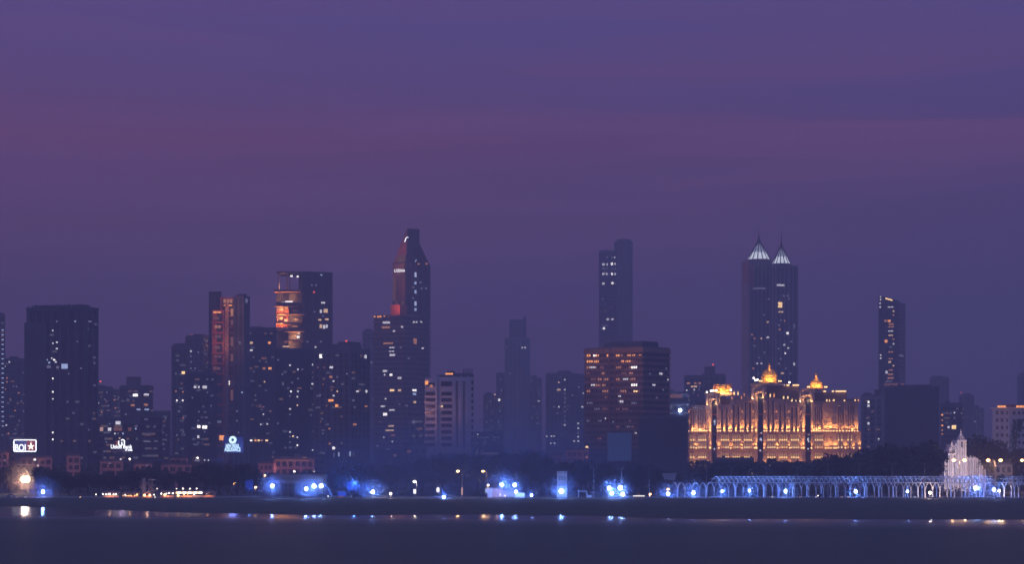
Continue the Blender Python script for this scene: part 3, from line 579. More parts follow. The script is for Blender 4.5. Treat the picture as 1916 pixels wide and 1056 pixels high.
for y in (556, 561): mb = MB(); q = P(1647.5, y, YR-1.5); mb.box(q.x-.6, q.x+.6, q.y-.6, q.y, q.z-.7, q.z+.7, 'w'); mb.build('window', r)
T('apartment_block', 'pale block with stacked balconies between the golden hospital and the dark box', 1612, 1652, 1652, 742, 1600, wall='light', glass='dark', style='grid', fh=4.2, pier=6, win='1625,753,3,4W 1625,760,4,4w 1625,782,4,3p 1625,793,4,4w 1644,822w 1634,770p', rf=[('box',1616,1630,736),('box',1636,1648,730)], cat='building')
T('warehouse', 'large featureless dark box below the lone slanted tower', 1656, 1757, 1757, 727, 1500, wall='dark', style='solid', rf=[('box',1680,1742,721)], cat='building')
T('apartment_tower', 'faint block rising behind the dark box on the right', 1740, 1775, 1775, 708, 2700, wall='mid', style='grid', rf=[('box',1742,1764,704)], rw=2, codes='d')
T('apartment_block', 'block with a column of orange balcony lights right of the dark box', 1760, 1801, 1801, 757, 1700, wall='mid', style='slab', win='1763,777,3,3O 1763,787,3,3o 1763,797,3,3O 1763,806,3,3o 1763,813,3,3o 1785,800,8,7Y 1775,800,4,4w 1786,773w 1799,774d 1786,783d 1779,774d', rf=[('box',1768,1776,751)], cat='building')
T('apartment_tower', 'faint narrow tower with a small beacon far right of the dark box', 1795, 1822, 1822, 742, 2600, wall='mid', rf=[('red',1798,1799,735),('box',1802,1816,737)], rw=3, codes='d')
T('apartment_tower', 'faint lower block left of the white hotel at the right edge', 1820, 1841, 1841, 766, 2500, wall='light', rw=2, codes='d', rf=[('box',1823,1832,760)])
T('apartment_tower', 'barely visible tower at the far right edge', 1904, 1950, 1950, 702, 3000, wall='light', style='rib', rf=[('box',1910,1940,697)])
# white hotel at the right edge
YW = 1250
ms = Mass(1857, 1888, 1960, 765, YW, 58); r = root_of(ms, 'hotel', 'white hotel with square windows and orange roof lights at the right edge', 'building')
facade(ms, 'wall', r, 'solid', wall='white')
for y in (773, 787, 801, 815, 829, 843):
    for x0, x1 in ((1864,1868),(1873,1877.5),(1883,1886)): pane(ms, x0, x1, y-2.4, y+2.4, out=.08)
    for x in (1897, 1907, 1915, 1925, 1935, 1945):
        face, a, z, s = ms.hit(x, y); mb = MB(); ms.box(mb, ms.wl+.02, ms.wl+.08, a-.9, a+.9, z-.75, z+.75, 'glass'); ms.box(mb, ms.wl+.02, ms.wl+.45, a-1.1, a+1.1, z-1.05, z-.8, 'light'); mb.build('window', r)
mb = MB()
for y in (780, 794, 808, 822, 836): ms.box(mb, -.25, ms.wl+.25, -.25, ms.wr, Z(y+.4, YW), Z(y-.6, YW), 'white')
ms.box(mb, -1, ms.wl+1, -1, ms.wr+1, Z(765, YW), Z(762.5, YW), 'white'); mb.build('cornice', r)
mb = MB(); ms.box(mb, 2, ms.wl-.5, 2, ms.wr, ms.z1+.8, Z(757.5, YW), 'red_roof'); mb.build('roof', r)
for x0, x1 in ((1866,1882),(1901,1920)):
    for k_ in range(3): mb = MB(); q = P(x0+(x1-x0)*(k_+.5)/3, 761.5, YW-3); w_ = (x1-x0)*YW/F/3; mb.box(q.x-w_*.42, q.x+w_*.42, q.y-.5, q.y, q.z-.6, q.z+.6, 'O'); mb.build('roof_lamp', r)
lamp('SPOT', P(1862, 830, YW-28), 4000, (1,.6,.65), r, 2, (0,1,.1), 120)  # spot added to tint and brighten the hotel front
exec_order.append('towers')
#PART2
# ------------------------------------------------------------------ golden floodlit hospital
YG = 1290
G = Mass(1287, 1607, 1607, 757, YG, dep=34); G.xc = 9999
hosp = empty('hospital', (*G.pt(G.wl/2, 17, 0)[:2], GZ), 'long floodlit stone hospital with golden domes and arched windows', 'building')
def A(px): return G.hit(px, 0)[1]
def ZG(px, py): return G.hit(px, py)[0] and 0 or HC-(py-HY)*G.hit(px, 0)[3]
wall_mb = MB()
for x0, x1, yt in ((1287,1332,759),(1341,1365,758),(1365,1389,748),(1389,1418,742),(1428,1452,744.5),(1452,1476,747),(1476,1507,752),(1517,1556,752)):
    mb = MB(); G.box(mb, A(x0), A(x1)-.02, 0, 30, 0, ZG(x0, yt), 'stone'); mb.build('wall', hosp)
    mb = MB(); G.box(mb, A(x0)-.15, A(x1)+.1, -.7, 0-.02, ZG(x0, yt+1.6), ZG(x0, yt), 'stone'); G.box(mb, A(x0)+.3, A(x1)-.3, -.35, -.03, ZG(x0, yt+4.2), ZG(x0, yt+3.2), 'stone'); mb.build('cornice', hosp)
mb = MB(); G.box(mb, A(1556), A(1606), -1.6, 30, ZG(1556, 807), ZG(1556, 752), 'stone'); G.box(mb, A(1556), A(1611), -1.7, 30, 0, ZG(1556,807.5), 'stone'); mb.build('wall', hosp)
mb = MB(); G.box(mb, A(1555), A(1607), -2.4, -1.62, ZG(1556, 753.6), ZG(1556, 751.6), 'stone'); mb.build('cornice', hosp)
for x0, x1, yt in ((1332,1341,750),(1418,1428,738),(1507,1517,744)):
    mb = MB(); G.box(mb, A(x0), A(x1), 5, 28, 0, ZG(x0, yt-6), 'glass'); mb.build('recess_wall', hosp)
    for k, y in enumerate((775, 812, 845)): mb = MB(); G.box(mb, A(x0)+.3, A(x1)-.3, 4.2, 4.9, ZG(x0,y+2), ZG(x0,y), 'copper'); mb.build('bridge', hosp)
    for k in range(5):
        mb = MB(); q = A(x0)+random.uniform(.8, A(x1)-A(x0)-1.2); z = ZG(x0, 785+random.random()*70); G.box(mb, q, q+.7, 4.3, 4.95, z, z+1, random.choice('wwb')); mb.build('window', hosp)
# portals with arches above the slots
for x0, x1, yt, sa, sb, ya in ((1320,1346,739,1332,1341,749),(1405,1433,721,1417,1428,736),(1494,1523,731,1506,1517,742)):
    mb = MB(); z0 = ZG(x0, 760); zt = ZG(x0, yt); a0, a1, s0, s1 = A(x0), A(x1), A(sa)-.3, A(sb)+.3
    rc = (s0+s1)/2; R = (s1-s0)/2; zs = ZG(x0, ya)-R
    G.box(mb, a0, s0, -1.2, 9, zs-4, zt, 'stone'); G.box(mb, s1, a1, -1.2, 9, zs-4, zt, 'stone')
    n = 10
    for i in range(n):
        u0, u1 = s0+(s1-s0)*i/n, s0+(s1-s0)*(i+1)/n; um = (u0+u1)/2
        G.box(mb, u0, u1, -1.2, 9, zs+math.sqrt(max(0, R*R-(um-rc)**2)), zt, 'stone')
    mb.build('portal', hosp)
    mb = MB(); pts = [G.pt(rc+(R+.9)*math.cos(t*math.pi/12), -1.5, zs+(R+.9)*math.sin(t*math.pi/12)) for t in range(13)]
    mb.tube(pts, .45, 'stone', 6); mb.tube([G.pt(rc+(R+2)*math.cos(t*math.pi/12), -1.4, zs+(R+2)*math.sin(t*math.pi/12)) for t in range(13)], .28, 'stone', 6); mb.build('arch', hosp)
    mb = MB(); G.box(mb, a0-.6, a1+.6, -1.9, 9.5, zt, zt+.9, 'stone'); mb.build('cornice', hosp)
    for q in (a0+1.1, a1-1.5):
        mb = MB(); mb.lathe(G.pt(q, -1.9, 0), [(.65, zs-1.5), (.65, zs+4.5), (.2, zs+6)], 'stone', 8); mb.build('turret', hosp)
        lamp('SPOT', G.pt(q, -3.0, zs-2.2), 2600, (1,.62,.28), hosp, .15, (0,.25,1), 75)
    lamp('POINT', G.pt(rc, -2.6, zs-.5), 700, (1,.62,.28), hosp, .3)
# corner piers, lit
for x0, x1, yt in ((1326,1331.5,756),(1412.5,1417.5,745),(1501,1506.5,752)):
    mb = MB(); G.box(mb, A(x0), A(x1), -1, -.02, 0, ZG(x0, yt), 'stone'); mb.build('pilaster', hosp)
for x, y0 in ((1329,806),(1415,806),(1503.7,806),(1329,839),(1415,839),(1503.7,839)):
    mb = MB(); a = A(x); z = ZG(x, y0); G.box(mb, a-.45, a+.45, -2.7, -2.1, z, z+.5, 'bulb'); f = mb.build('uplight', hosp)
    lamp('SPOT', G.pt(a, -2.5, z+.7), 7000 if y0 < 820 else 3500, (1,.48,.13), f, .12, (0, .13, 1), 34, .5)
# ledges
for yl, rngs in ((808.5, ((1286,1332.5),(1340.5,1418.5),(1427.5,1507.5),(1516.5,1555))), (840.5, ((1286,1332.5),(1340.5,1418.5),(1427.5,1507.5),(1516.5,1555)))):
    for x0, x1 in rngs: mb = MB(); G.box(mb, A(x0), A(x1), -2, -.03, ZG(x0, yl+1), ZG(x0, yl-.3), 'stone'); mb.build('ledge', hosp)
    mb = MB(); G.box(mb, A(1555)+.05, A(1612), -3.7, -1.72, ZG(1555, yl+1), ZG(1555, yl-.3), 'stone'); mb.build('ledge', hosp)
# uplights along the ledges, plus an added low row hidden by trees
L1 = [1288.5,1295.5,1300.5,1305,1309.5,1313.5,1317.5,1322,1329, 1343,1347.5,1355.5,1364.5,1368,1377,1386,1390,1399,1407.5,1415, 1430,1434,1442,1450,1454.5,1464,1472.5,1477,1486,1493,1503.5, 1519,1523.3,1527.5,1531.5,1535.5,1541,1546,1550,1555,1560,1566,1571.5,1577.5,1584,1589,1594,1599,1604.5]
L2 = [1303,1329,1345,1367.5,1388.5,1412,1415.5,1430,1455,1478,1500,1503.5,1518.5,1545,1550,1555,1561,1565,1582,1597,1608.5]
big1 = {1329,1415,1503.5,1555,1288.5}; big2 = {1329,1415.5,1503.5,1555,1608.5}
for yl, xs, big, e in ((808, L1, big1, 2300), (840, L2, big2, 1600), (874, [1292,1303,1322,1345,1368,1389,1410,1430,1453,1477,1499,1520,1540], (), 1500)):
    for x in xs:
        off = -1.7 if x > 1555.5 else 0; a = A(x); z = ZG(x, yl)
        if x in big and x != 1288.5 and x != 1608.5: off -= 1.0 if off == 0 and x != 1555 else 0
        mb = MB(); G.box(mb, a-.35, a+.35, off-1.05, off-.6, z, z+.55, 'bulb'); f = mb.build('uplight', hosp)
        ee = e*(2.4 if x in big else 1)*random.uniform(.8, 1.2)
        l = lamp('SPOT', G.pt(a, off-.95, z+.7), ee, (1,.45,.11), f, .12, (0,.16,1), 82 if x not in big else 60, .8)
for x in (1300, 1352, 1388, 1440, 1484, 1532, 1585):  # added fill lights washing the facade from behind the trees
    mb = MB(); a = A(x); G.box(mb, a-.6, a+.6, -26, -25.4, GZ-.1, GZ+9, 'metal'); f = mb.build('garden_floodlight', hosp)
    lamp('SPOT', G.pt(a, -25, GZ+9.4), 6000, (1,.42,.16), f, .6, (0, 1, .62), 95, .9)
# windows
def arched(px, y0, y1, wpx, nm, lit=None, off=0):
    a = A(px); s = YG/F; w_ = wpx*s/2; za, zb = ZG(px, y1), ZG(px, y0); mb = MB(); r_ = w_+.22
    pm = 'niche' if nm == 'tall_window' else 'glow'; G.box(mb, a-w_, a+w_, off-.12, off-.02, za, zb-w_, pm)  # emission in the lower panes adds to the golden wash
    mb.poly([G.pt(a+w_*math.cos(t*math.pi/6), off-.12, zb-w_+w_*math.sin(t*math.pi/6)) for t in range(7)], pm, [tuple(range(6,-1,-1))])
    wo = mb.build(nm, hosp)
    mb = MB(); mb.tube([G.pt(a-r_, off-.45, za)]+[G.pt(a-r_*math.cos(t*math.pi/6), off-.45, zb-w_+r_*math.sin(t*math.pi/6)) for t in range(7)]+[G.pt(a+r_, off-.45, za)], (.42 if wpx > 4 else .3) if nm == 'tall_window' else .24, 'stone', 5)
    mb.build('frame', wo)
    if lit: mb = MB(); G.box(mb, a-w_*.85, a+w_*.85, off-.75, off-.2, za-.25, za+.55, lit); mb.build('sill_lamp', wo)
    return wo
for x in (1293,1298): arched(x, 767, 806, 3, 'tall_window')
for x in (1307.5,1311.6,1315.6,1319.8): arched(x, 766, 806, 2.6, 'tall_window')
for xs_, y in (((1351.5,1360),765),((1373,1381.5),758),((1395,1403.5),752),((1438,1446.5),750),((1460,1468.5),756),((1482,1490),762)):
    for x in xs_: arched(x, y, 806, 3.6, 'tall_window')
for x in (1525.5,1529.6,1533.6,1537.8): arched(x, 760, 806, 2.6, 'tall_window')
for x in (1569.5,1573.5,1577.5,1588,1592,1596): arched(x, 760, 806, 2.6, 'tall_window', off=-1.6)
cols = [(1293,0),(1298,0)]+[(1308+k*4,0) for k in range(4)]+[(c+k*4.1,0) for c in (1350.3,1372,1393.5,1437.3,1459.5,1481.5) for k in range(4)]+[(1526+k*4.2,0) for k in range(4)]+[(1569,-1.7),(1575,-1.7),(1587,-1.7),(1593,-1.7)]
cnt = 0
for (y0, y1) in ((814,825),(830,839),(848.5,857.5),(864,872)):
    for x, off in cols:
        if y0 > 860 and (1340 < x < 1395 or x > 1500 or x < 1300 and 0): continue
        cnt += 1
        arched(x, y0, y1-.6, 2.3, 'window', random.choice(('sill','sill','sill','Y')) if y0 != 830 else random.choice(('O','Y','Y')), off)
# small wall lamps
for x, off in ((1289,0),(1325,0),(1369,0),(1389,0),(1410,0),(1431,0),(1453,0),(1476,0),(1499,0)):
    for y in (771,788): mb = MB(); a = A(x); z = ZG(x, y); G.box(mb, a-.3, a+.3, off-.7, off-.05, z-.3, z+.35, 'O'); mb.build('wall_lamp', hosp)
for x, off in ((1289,0),(1303,0),(1325,0),(1346,0),(1368,0),(1389,0),(1410,0),(1431,0),(1455,0),(1477,0),(1499,0),(1520,0),(1562,-1.7),(1582,-1.7),(1602,-1.7)):
    for y in (819, 853): mb = MB(); a = A(x); z = ZG(x, y); G.box(mb, a-.25, a+.25, off-.6, off-.05, z-.25, z+.3, 'o'); mb.build('wall_lamp', hosp)
# set back upper storeys and their lit parapets
for x0, x1, yt in ((1300,1322,752),(1344,1404,746),(1433,1493,722),(1497,1520,736),(1523,1584,734),(1584,1606,746)):
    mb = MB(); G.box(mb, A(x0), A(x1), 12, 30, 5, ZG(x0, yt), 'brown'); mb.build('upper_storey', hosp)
for x0, x1, y in ((1432,1439,720.5),(1447,1467,720.5),(1470,1476,720.5),(1482,1494,720.5),(1556,1560,732),(1563,1583,732),(1540,1545,732),(1496,1502,731.5)):
    mb = MB(); G.box(mb, A(x0), A(x1), 10.5, 11.6, ZG(x0, y+1.2), ZG(x0, y-1.6), 'Y'); mb.build('parapet_lamp', hosp)  # emissive bars stand in for the floodlit parapet edges
for x, y, w_ in ((1441,738,3),(1448,738,3),(1466,742,3),(1474,742,3),(1481,750,4),(1489,749,2),(1495,749,2),(1369,743,1.6),(1387,742,1.6),(1373.5,734,3),(1380.5,734,3),(1391,740,2),(1547,748,3),(1552,748,2),(1560,748,4),(1580,749,3.5),(1600,748,3),(1606,748,2.6),(1482,747,2),(1392,737,1.5)):
    mb = MB(); q = G.pt(A(x), 3, 0); z = ZG(x, y+3)
    mb.lathe(q, [(w_*.16, z-1), (w_*.16, z+1.1), (.1, z+1.9)], 'gold', 8); f = mb.build('lantern_turret', hosp)
    mb = MB(); G.box(mb, A(x)-w_*.13, A(x)+w_*.13, 2.1, 2.5, z-.7, z+.9, random.choice('OYY')); mb.build('lamp', f)
for x0, x1, y in ((1373,1384,742),(1390,1392,741),(1439,1450,745),(1462,1476,748),(1478,1497,753)):
    mb = MB(); G.box(mb, A(x0), A(x1), 1.5, 9, ZG(x0, y+4), ZG(x0, y-1), 'brown'); mb.build('roof_block', hosp)
# domes
def dome(px, ybase, ydrum, ytop, yfin, rdrum, rd, b_, label_r=0):
    q = G.pt(A(px), b_, 0); s = q[1]/F; z0, z1, z2, z3 = [HC-(y-HY)*s for y in (ybase, ydrum, ytop, yfin)]
    mb = MB(); R = rdrum*s
    mb.lathe(q, [(R*1.25, z0-2), (R*1.25, z0-.2), (R*1.02, z0), (R, z1-.4), (R*1.05, z1-.3), (R*1.05, z1)], 'gold', 24); mb.build('drum', hosp)
    mb = MB(); r_ = rd*s; H = z2-z1
    mb.lathe(q, [(r_*math.cos(t*math.pi/20)**.85 if t < 10 else .4, z1+H*math.sin(t*math.pi/20)) for t in range(11)], 'gold', 28); d_ = mb.build('dome', hosp, smooth=True)
    mb = MB()
    for k in range(14):
        t_ = 2*math.pi*k/14; mb.tube([(q[0]+r_*1.01*math.cos(u*math.pi/20)**.85*math.cos(t_), q[1]+r_*1.01*math.cos(u*math.pi/20)**.85*math.sin(t_), z1+H*math.sin(u*math.pi/20)) for u in range(10)], .12, 'gold', 4)
    mb.build('ribs', d_)
    mb = MB(); h = z3-z2; mb.lathe(q, [(1.5, z2-.3), (1.5, z2+h*.1), (.6, z2+h*.15), (.75, z2+h*.45), (.9, z2+h*.55), (.3, z2+h*.65), (.45, z2+h*.75), (.05, z3)], 'gold', 10); mb.build('finial', hosp)
    for dx in (-1.5, -.6, .5, 1.4):
        lamp('SPOT', (q[0]+dx*R*.9, q[1]-R*1.9, z0+.3), 2600, (1,.6,.2), hosp, .3, (-dx*.35, 1.1, .8 if label_r == 0 else .7), 95)
    lamp('POINT', (q[0], q[1]-2.4, z2+.6), 120, (1,.6,.25), hosp, .3)
    for dx in (-1.35, -1.1, 1.1, 1.35):
        mb = MB(); mb.sphere((q[0]+dx*R, q[1]-R*1.2, z0+.6), .45, 'bulb', 8); mb.build('globe_lamp', hosp)
dome(1437.5, 716, 706, 692, 679, 14.5, 14.2, 14)
dome(1526, 727, 722.5, 711.5, 697.5, 13, 12, 14)
mb = MB(); G.box(mb, A(1421), A(1466), 4, 12, ZG(1421, 722), ZG(1421, 718), 'stone'); G.box(mb, A(1512), A(1543), 4, 12, ZG(1512, 731), ZG(1512, 728), 'stone'); mb.build('dome_base', hosp)
# scaffolded left dome
q = G.pt(A(1350), 12, 0); mb = MB(); G.box(mb, A(1331), A(1369), 5, 20, ZG(1331, 741), ZG(1331, 736), 'stone'); mb.build('dome_base', hosp)
mb = MB(); s = YG/F; mb.lathe(q, [(4.6, ZG(1350,736)), (4.6, ZG(1350,731)), (4.2, ZG(1350,727)), (2.6, ZG(1350,722)), (.4, ZG(1350,719.5))], 'gold', 20); mb.build('dome', hosp)
mb = MB()
for x in (1334,1338,1343,1349,1355,1361,1367):
    for b_ in (6, 18): mb.tube([G.pt(A(x), b_, ZG(x,736)), G.pt(A(x), b_, ZG(x,718 if x > 1350 else 720))], .13, 'gold', 4)
for y in (732,728,724,720): mb.tube([G.pt(A(1334), 6, ZG(1334,y)), G.pt(A(1367), 6, ZG(1367,y))], .13, 'gold', 4); mb.tube([G.pt(A(1367), 6, ZG(1367,y)), G.pt(A(1367), 18, ZG(1367,y))], .13, 'gold', 4)
for x, k in ((1334,1),(1343,-1),(1355,1)): mb.tube([G.pt(A(x), 6, ZG(x,735)), G.pt(A(x+8), 6, ZG(x,721))], .1, 'gold', 4)
mb.build('scaffold', hosp)
mb = MB(); G.box(mb, A(1358), A(1367), 6.3, 6.5, ZG(1358,731), ZG(1358,719), 'gold'); G.box(mb, A(1334), A(1338), 6.3, 6.5, ZG(1334,726), ZG(1334,720), 'copper'); mb.build('net', hosp)
for x, e in ((1340,1400),(1350,2600),(1360,1400)): lamp('POINT', G.pt(A(x), 4.4, ZG(x,733.5)), e, (1,.62,.2), hosp, .4)
for x, y in ((1322.5,734.5),(1330,732),(1334,731.5),(1340,731.5),(1367.5,730.5),(1410,708),(1413.5,712),(1417,711),(1477,716)):
    mb = MB(); mb.sphere(G.pt(A(x), 1.5, ZG(x, y)), .55, 'bulbw', 8); mb.build('globe_lamp', hosp)

# ------------------------------------------------------------------ low buildings behind the trees
def low(label, x0, x1, yt, Y, wall='pink', fh=3.6, pier=3.2, win='', rf=(), glow=0, glass='dark', style='grid', name='house'):  # pink walls carry part of the reddish street light as colour
    ms, r = T(name, label, x0, x1, x1, yt, Y, dep=14, wall=wall, glass=glass, style=style, fh=fh, pier=pier, win=win, rf=rf, cat='building', st=1.4, proud=.4, crownh=1.2)
    if glow: lamp('SPOT', P((x0+x1)/2, yt+14, Y-16), glow*.42, (1,.4,.36), r, 1, (0,1,.1), 110)
    return ms, r
low('low reddish house cut by the left edge below the star sign', -20, 15, 848, 1150, glow=2500, win='9,862d')
low('narrow reddish house directly under the left end of the star sign', 17, 28, 838, 1160, 'brown', glow=1500)
low('long low red brick building under the star sign', 39, 96, 857, 1120, 'pink', glow=3500, win='65,861,4,3W 52,870o 71,872w 77,862,12,2p')
low('small red building with four windows left of the tree belt', 126, 149, 854, 1130, 'pink', glow=3000)
low('pinkish house with a balcony row below the white bank sign', 188, 229, 864, 1100, 'pink', glow=3000, win='226,860,3,3w 205,868,4,2d')
low('broken row of low pink houses right of the bank sign', 252, 283, 869, 1110, 'pink', glow=2500, win='262,874p 275,872d')
ms, r = low('reddish flat roofed school building rising above the trees', 318, 350, 858, 1080, 'pink', glow=4000, pier=2.4)
low('wide reddish lower storey building below the flat roofed school', 303, 357, 870.5, 1060, 'pink', glow=2500)
low('small grey house with three bright lamps on its roof', 360, 378, 857, 1090, 'mid', glow=1800, win='369,862,9,5d')
low('dim house beside the disc topped blue sign', 380, 418, 862, 1110, 'mid', win='383,862,2,2w 390,862,2,2w')
low('old stone building with arched windows behind the pavilion', 485, 519, 868, 1080, 'pink', glow=4500, fh=3.2, pier=2.4)
low('long brick building with an orange lit top band behind the pavilion', 514, 587, 860, 1070, 'pink', fh=3.8, glow=7000, win='507,856,2,5w 548,862.5,66,4p 570,857,8,3p')
low('brownish block behind the right end of the pavilion', 588, 607, 856, 1120, 'brown', win='583,843,2,3W')
low('grey house right of the pavilion with two tall lit windows', 610, 690, 846, 1150, 'mid', fh=4.5, win='625,852,2,8d 634,851,2.5,8b 655,850,3,9b 662,852,2,6d')
low('dim brown house behind the small palms', 706, 760, 848, 1180, 'mid', win='739,853,6,5p')
low('small pale gabled house front under the white striped office', 780, 797, 858, 1100, 'pink', glow=900)
low('low brown building right of the white striped office', 884, 942, 838, 1250, 'mid', win='892,845d 903,844d')
low('red tiled house row below the hazy apartment tower', 1018, 1052, 853, 1180, 'pink', glow=1500)
low('pink house with arches left of the tall blue billboard', 1060, 1100, 843, 1150, 'pink', fh=3.4, glow=2500, win='1098,856o 1116,856r')
low('low dim row behind the tall blue billboard', 1100, 1235, 846, 1200, 'mid', fh=3.4)
low('pale house left of the golden hospital behind trees', 1270, 1287, 850, 1240, 'pink', glow=1500)
low('low flat canopy building in front of the golden hospital', 1338, 1411, 861, 1180, 'black', style='solid', fh=3.2)
low('small lit shelter below the golden hospital', 1394, 1416, 888, 1000, 'pink', glow=700, win='1400,885,3,2O 1408,886,4,2Y 1413,882,2,2O')
low('pinkish house among trees right of the golden hospital', 1618, 1652, 852, 1250, 'brown', glow=700)
low('small house right of the stepped temple with square windows', 1843, 1893, 870, 1060, 'light', pier=2.6, fh=4, win='1850,882d 1880,880d')

# floodlights, lamps ---------------------------------------------------
M['mist'] = bpy.data.materials.new('spray_mist'); M['mist'].use_nodes = True; t = M['mist'].node_tree; t.nodes.clear()
o_ = t.nodes.new('ShaderNodeOutputMaterial'); v = t.nodes.new('ShaderNodeVolumePrincipled'); v.inputs['Color'].default_value = (.5,.66,1,1); v.inputs['Anisotropy'].default_value = 0
c = t.nodes.new('ShaderNodeTexCoord'); g = t.nodes.new('ShaderNodeVectorMath'); g.operation = 'DISTANCE'; g.inputs[1].default_value = (.5,.5,.5); t.links.new(c.outputs['Generated'], g.inputs[0])
g2 = t.nodes.new('ShaderNodeMapRange'); g2.interpolation_type = 'SMOOTHERSTEP'; t.links.new(g.outputs['Value'], g2.inputs[0]); g2.inputs[1].default_value = .5; g2.inputs[2].default_value = 0; g2.inputs[3].default_value = 0; g2.inputs[4].default_value = .03
t.links.new(g2.outputs[0], v.inputs['Density']); t.links.new(v.outputs[0], o_.inputs['Volume'])
M['mist_warm'] = M['mist'].copy(); M['mist_warm'].node_tree.nodes['Principled Volume'].inputs['Color'].default_value = (1,.8,.75,1)
def glow_mist(px, py, Y, r, label):  # volume ball added round a lamp to imitate its lens halo
    mb = MB(); q = P(px, py, Y); mb.lathe(q, [(max(.02, r*math.sin(math.pi*j/10)), q.z-r*math.cos(math.pi*j/10)) for j in range(11)], 'mist_warm' if 'warm' in label else 'mist', 16)
    tag(mb.build('mist', kind='stuff'), label, 'mist', 'mist round the floodlights')
FL = [   # px, py, Y, head radius m, energy, colour key, mist radius, where
 (509.5,910,893,.75,26000,'b',6,'left end of the grey parapet pavilion'),
 (573,915.5,893,.75,22000,'b',6,'under the right half of the pavilion parapet'),
 (587.5,910.5,893,.9,22000,'b',5,'between two others at the right end of the pavilion'),
 (601,910,893,.85,20000,'b',5,'nearest the right end of the pavilion'),
 (697.5,921.5,893,.85,26000,'b',6,'below the blue stage frame'),
 (731,924.5,893,.5,7000,'w',0,'under the bright palm hidden screen'),
 (830.5,931,880,.6,14000,'b',5,'alone on the sea wall left of the pink cabin'),
 (939,908,893,.75,22000,'b',6,'above the left part of the pink cabin'),
 (963,908.5,893,.75,22000,'b',6,'above the right part of the pink cabin'),
 (965.5,921,893,.55,9000,'b',3,'on the white box end of the pink cabin'),
 (994.5,927.5,893,.5,8000,'b',3,'just right of the pink cabin'),
 (1050.5,920,890,1.0,34000,'b',7,'in front of the small white tower'),
 (1140,914.5,893,.85,24000,'b',6,'upper left one of the cluster left of the pergola'),
 (1161,913.5,893,.95,24000,'b',6,'upper right one of the cluster left of the pergola'),
 (1145,924,893,.8,20000,'b',5,'lower left one of the cluster left of the pergola'),
 (1165.5,926,893,.8,20000,'b',5,'lower right one of the cluster left of the pergola'),
 (1250,925,893,.7,16000,'b',6,'beside the first arch of the pergola'),
 (1297,923,906,.85,24000,'b',6,'inside the left end of the pergola'),
 (1351,920,906,.6,20000,'b',5,'beside the bright branching column of the pergola'),
 (1403,919,906,.6,20000,'b',5,'under the start of the pergola lattice roof'),
 (1470.5,920,906,.85,24000,'b',5,'under the left third of the pergola roof'),
 (1601,920.5,906,.7,24000,'b',5,'under the middle of the pergola roof'),
 (1698,920.5,906,.55,9000,'b',3,'small one under the right part of the pergola roof'),
 (1740,923,897,.6,12000,'w',0,'whitish one low under the pergola near the temple'),
 (1826,914,906,1.05,34000,'b',7,'large one below the right end of the stepped temple'),
 (1860,917,900,.75,18000,'b',4,'between the two pergolas under the double lamp'),
 (1869.5,919.5,900,.45,6000,'w',0,'at the left foot of the second pergola'),
 (80.5,921,893,.7,18000,'b',7,'blue one near the left edge of the beach'),
]
CL = (587.5,601,1140,1161,1145,1165.5,963,965.5)
CB, CW = (.12,.27,1), (1,.74,.62)
ES = .17
for px, py, Y, r_, e, c, mr, where in FL:
    q = P(px, py, Y); r = empty('floodlight_mast', (q.x, Y, GZ if Y > 885 else GZ-.4), f'{"blue white" if c == "b" else "warm white"} floodlight {where}', 'floodlight', 'floodlights along the shore')
    mb = MB(); mb.tube([(q.x, Y+.35, GZ-.6), (q.x, Y+.35, q.z)], .07, 'metal', 6); mb.build('pole', r)
    mb = MB(); mb.box(q.x-r_*.8, q.x+r_*.8, Y+.08, Y+.3, q.z-r_*.75, q.z+r_*.75, 'black'); mb.build('housing', r)
    mb = MB(); mb.lathe((q.x, Y-.02, 0), [(.02, q.z-r_*.8)]+[(r_*.8*math.sin(math.pi*k/8), q.z-r_*.8*math.cos(math.pi*k/8)) for k in range(1, 8)]+[(.02, q.z+r_*.8)], 'flood' if c == 'b' else 'floodw', 12)
    mb.build('lamp_head', r)
    l = lamp('POINT', (q.x, Y-r_*.8-.4, q.z), e*ES*(1 if px in CL else 1.7), CB if c == 'b' else CW, r, .4); l.data.cycles.cast_shadow = True
    if mr: glow_mist(px, py, Y, mr*(1.15 if px in CL else 1.45), f'blue white glowing mist round the floodlight {where}')
# big warm floodlight cluster on the left
Y = 984; q = P(47.5, 897.5, Y); r = empty('floodlight_mast', (q.x, Y, GZ), 'huge warm white floodlight cluster on a portal mast near the left edge', 'floodlight', 'floodlights along the shore')
mb = MB(); mb.tube([(q.x-1.6, Y+.6, GZ-.2), (q.x-1.6, Y+.6, q.z+1)], .14, 'metal', 6); mb.tube([(q.x+1.2, Y+.6, GZ-.2), (q.x+1.2, Y+.6, q.z+1)], .14, 'metal', 6); mb.build('pole', r)
mb = MB(); mb.box(q.x-1.9, q.x+1.9, Y+.3, Y+.5, q.z-1.2, q.z+1.3, 'black'); mb.build('housing', r)
for i in range(3):
    for j in range(2): mb = MB(); mb.sphere((q.x-1.2+i*1.2, Y-.1, q.z-.6+j*1.2), .68, 'floodw', 10); mb.build('lamp_head', r)
lamp('POINT', (q.x, Y-2, q.z), 9000, (1,.62,.42), r, 1); glow_mist(47.5, 897.5, Y, 13, 'warm glowing mist round the big floodlight near the left edge')
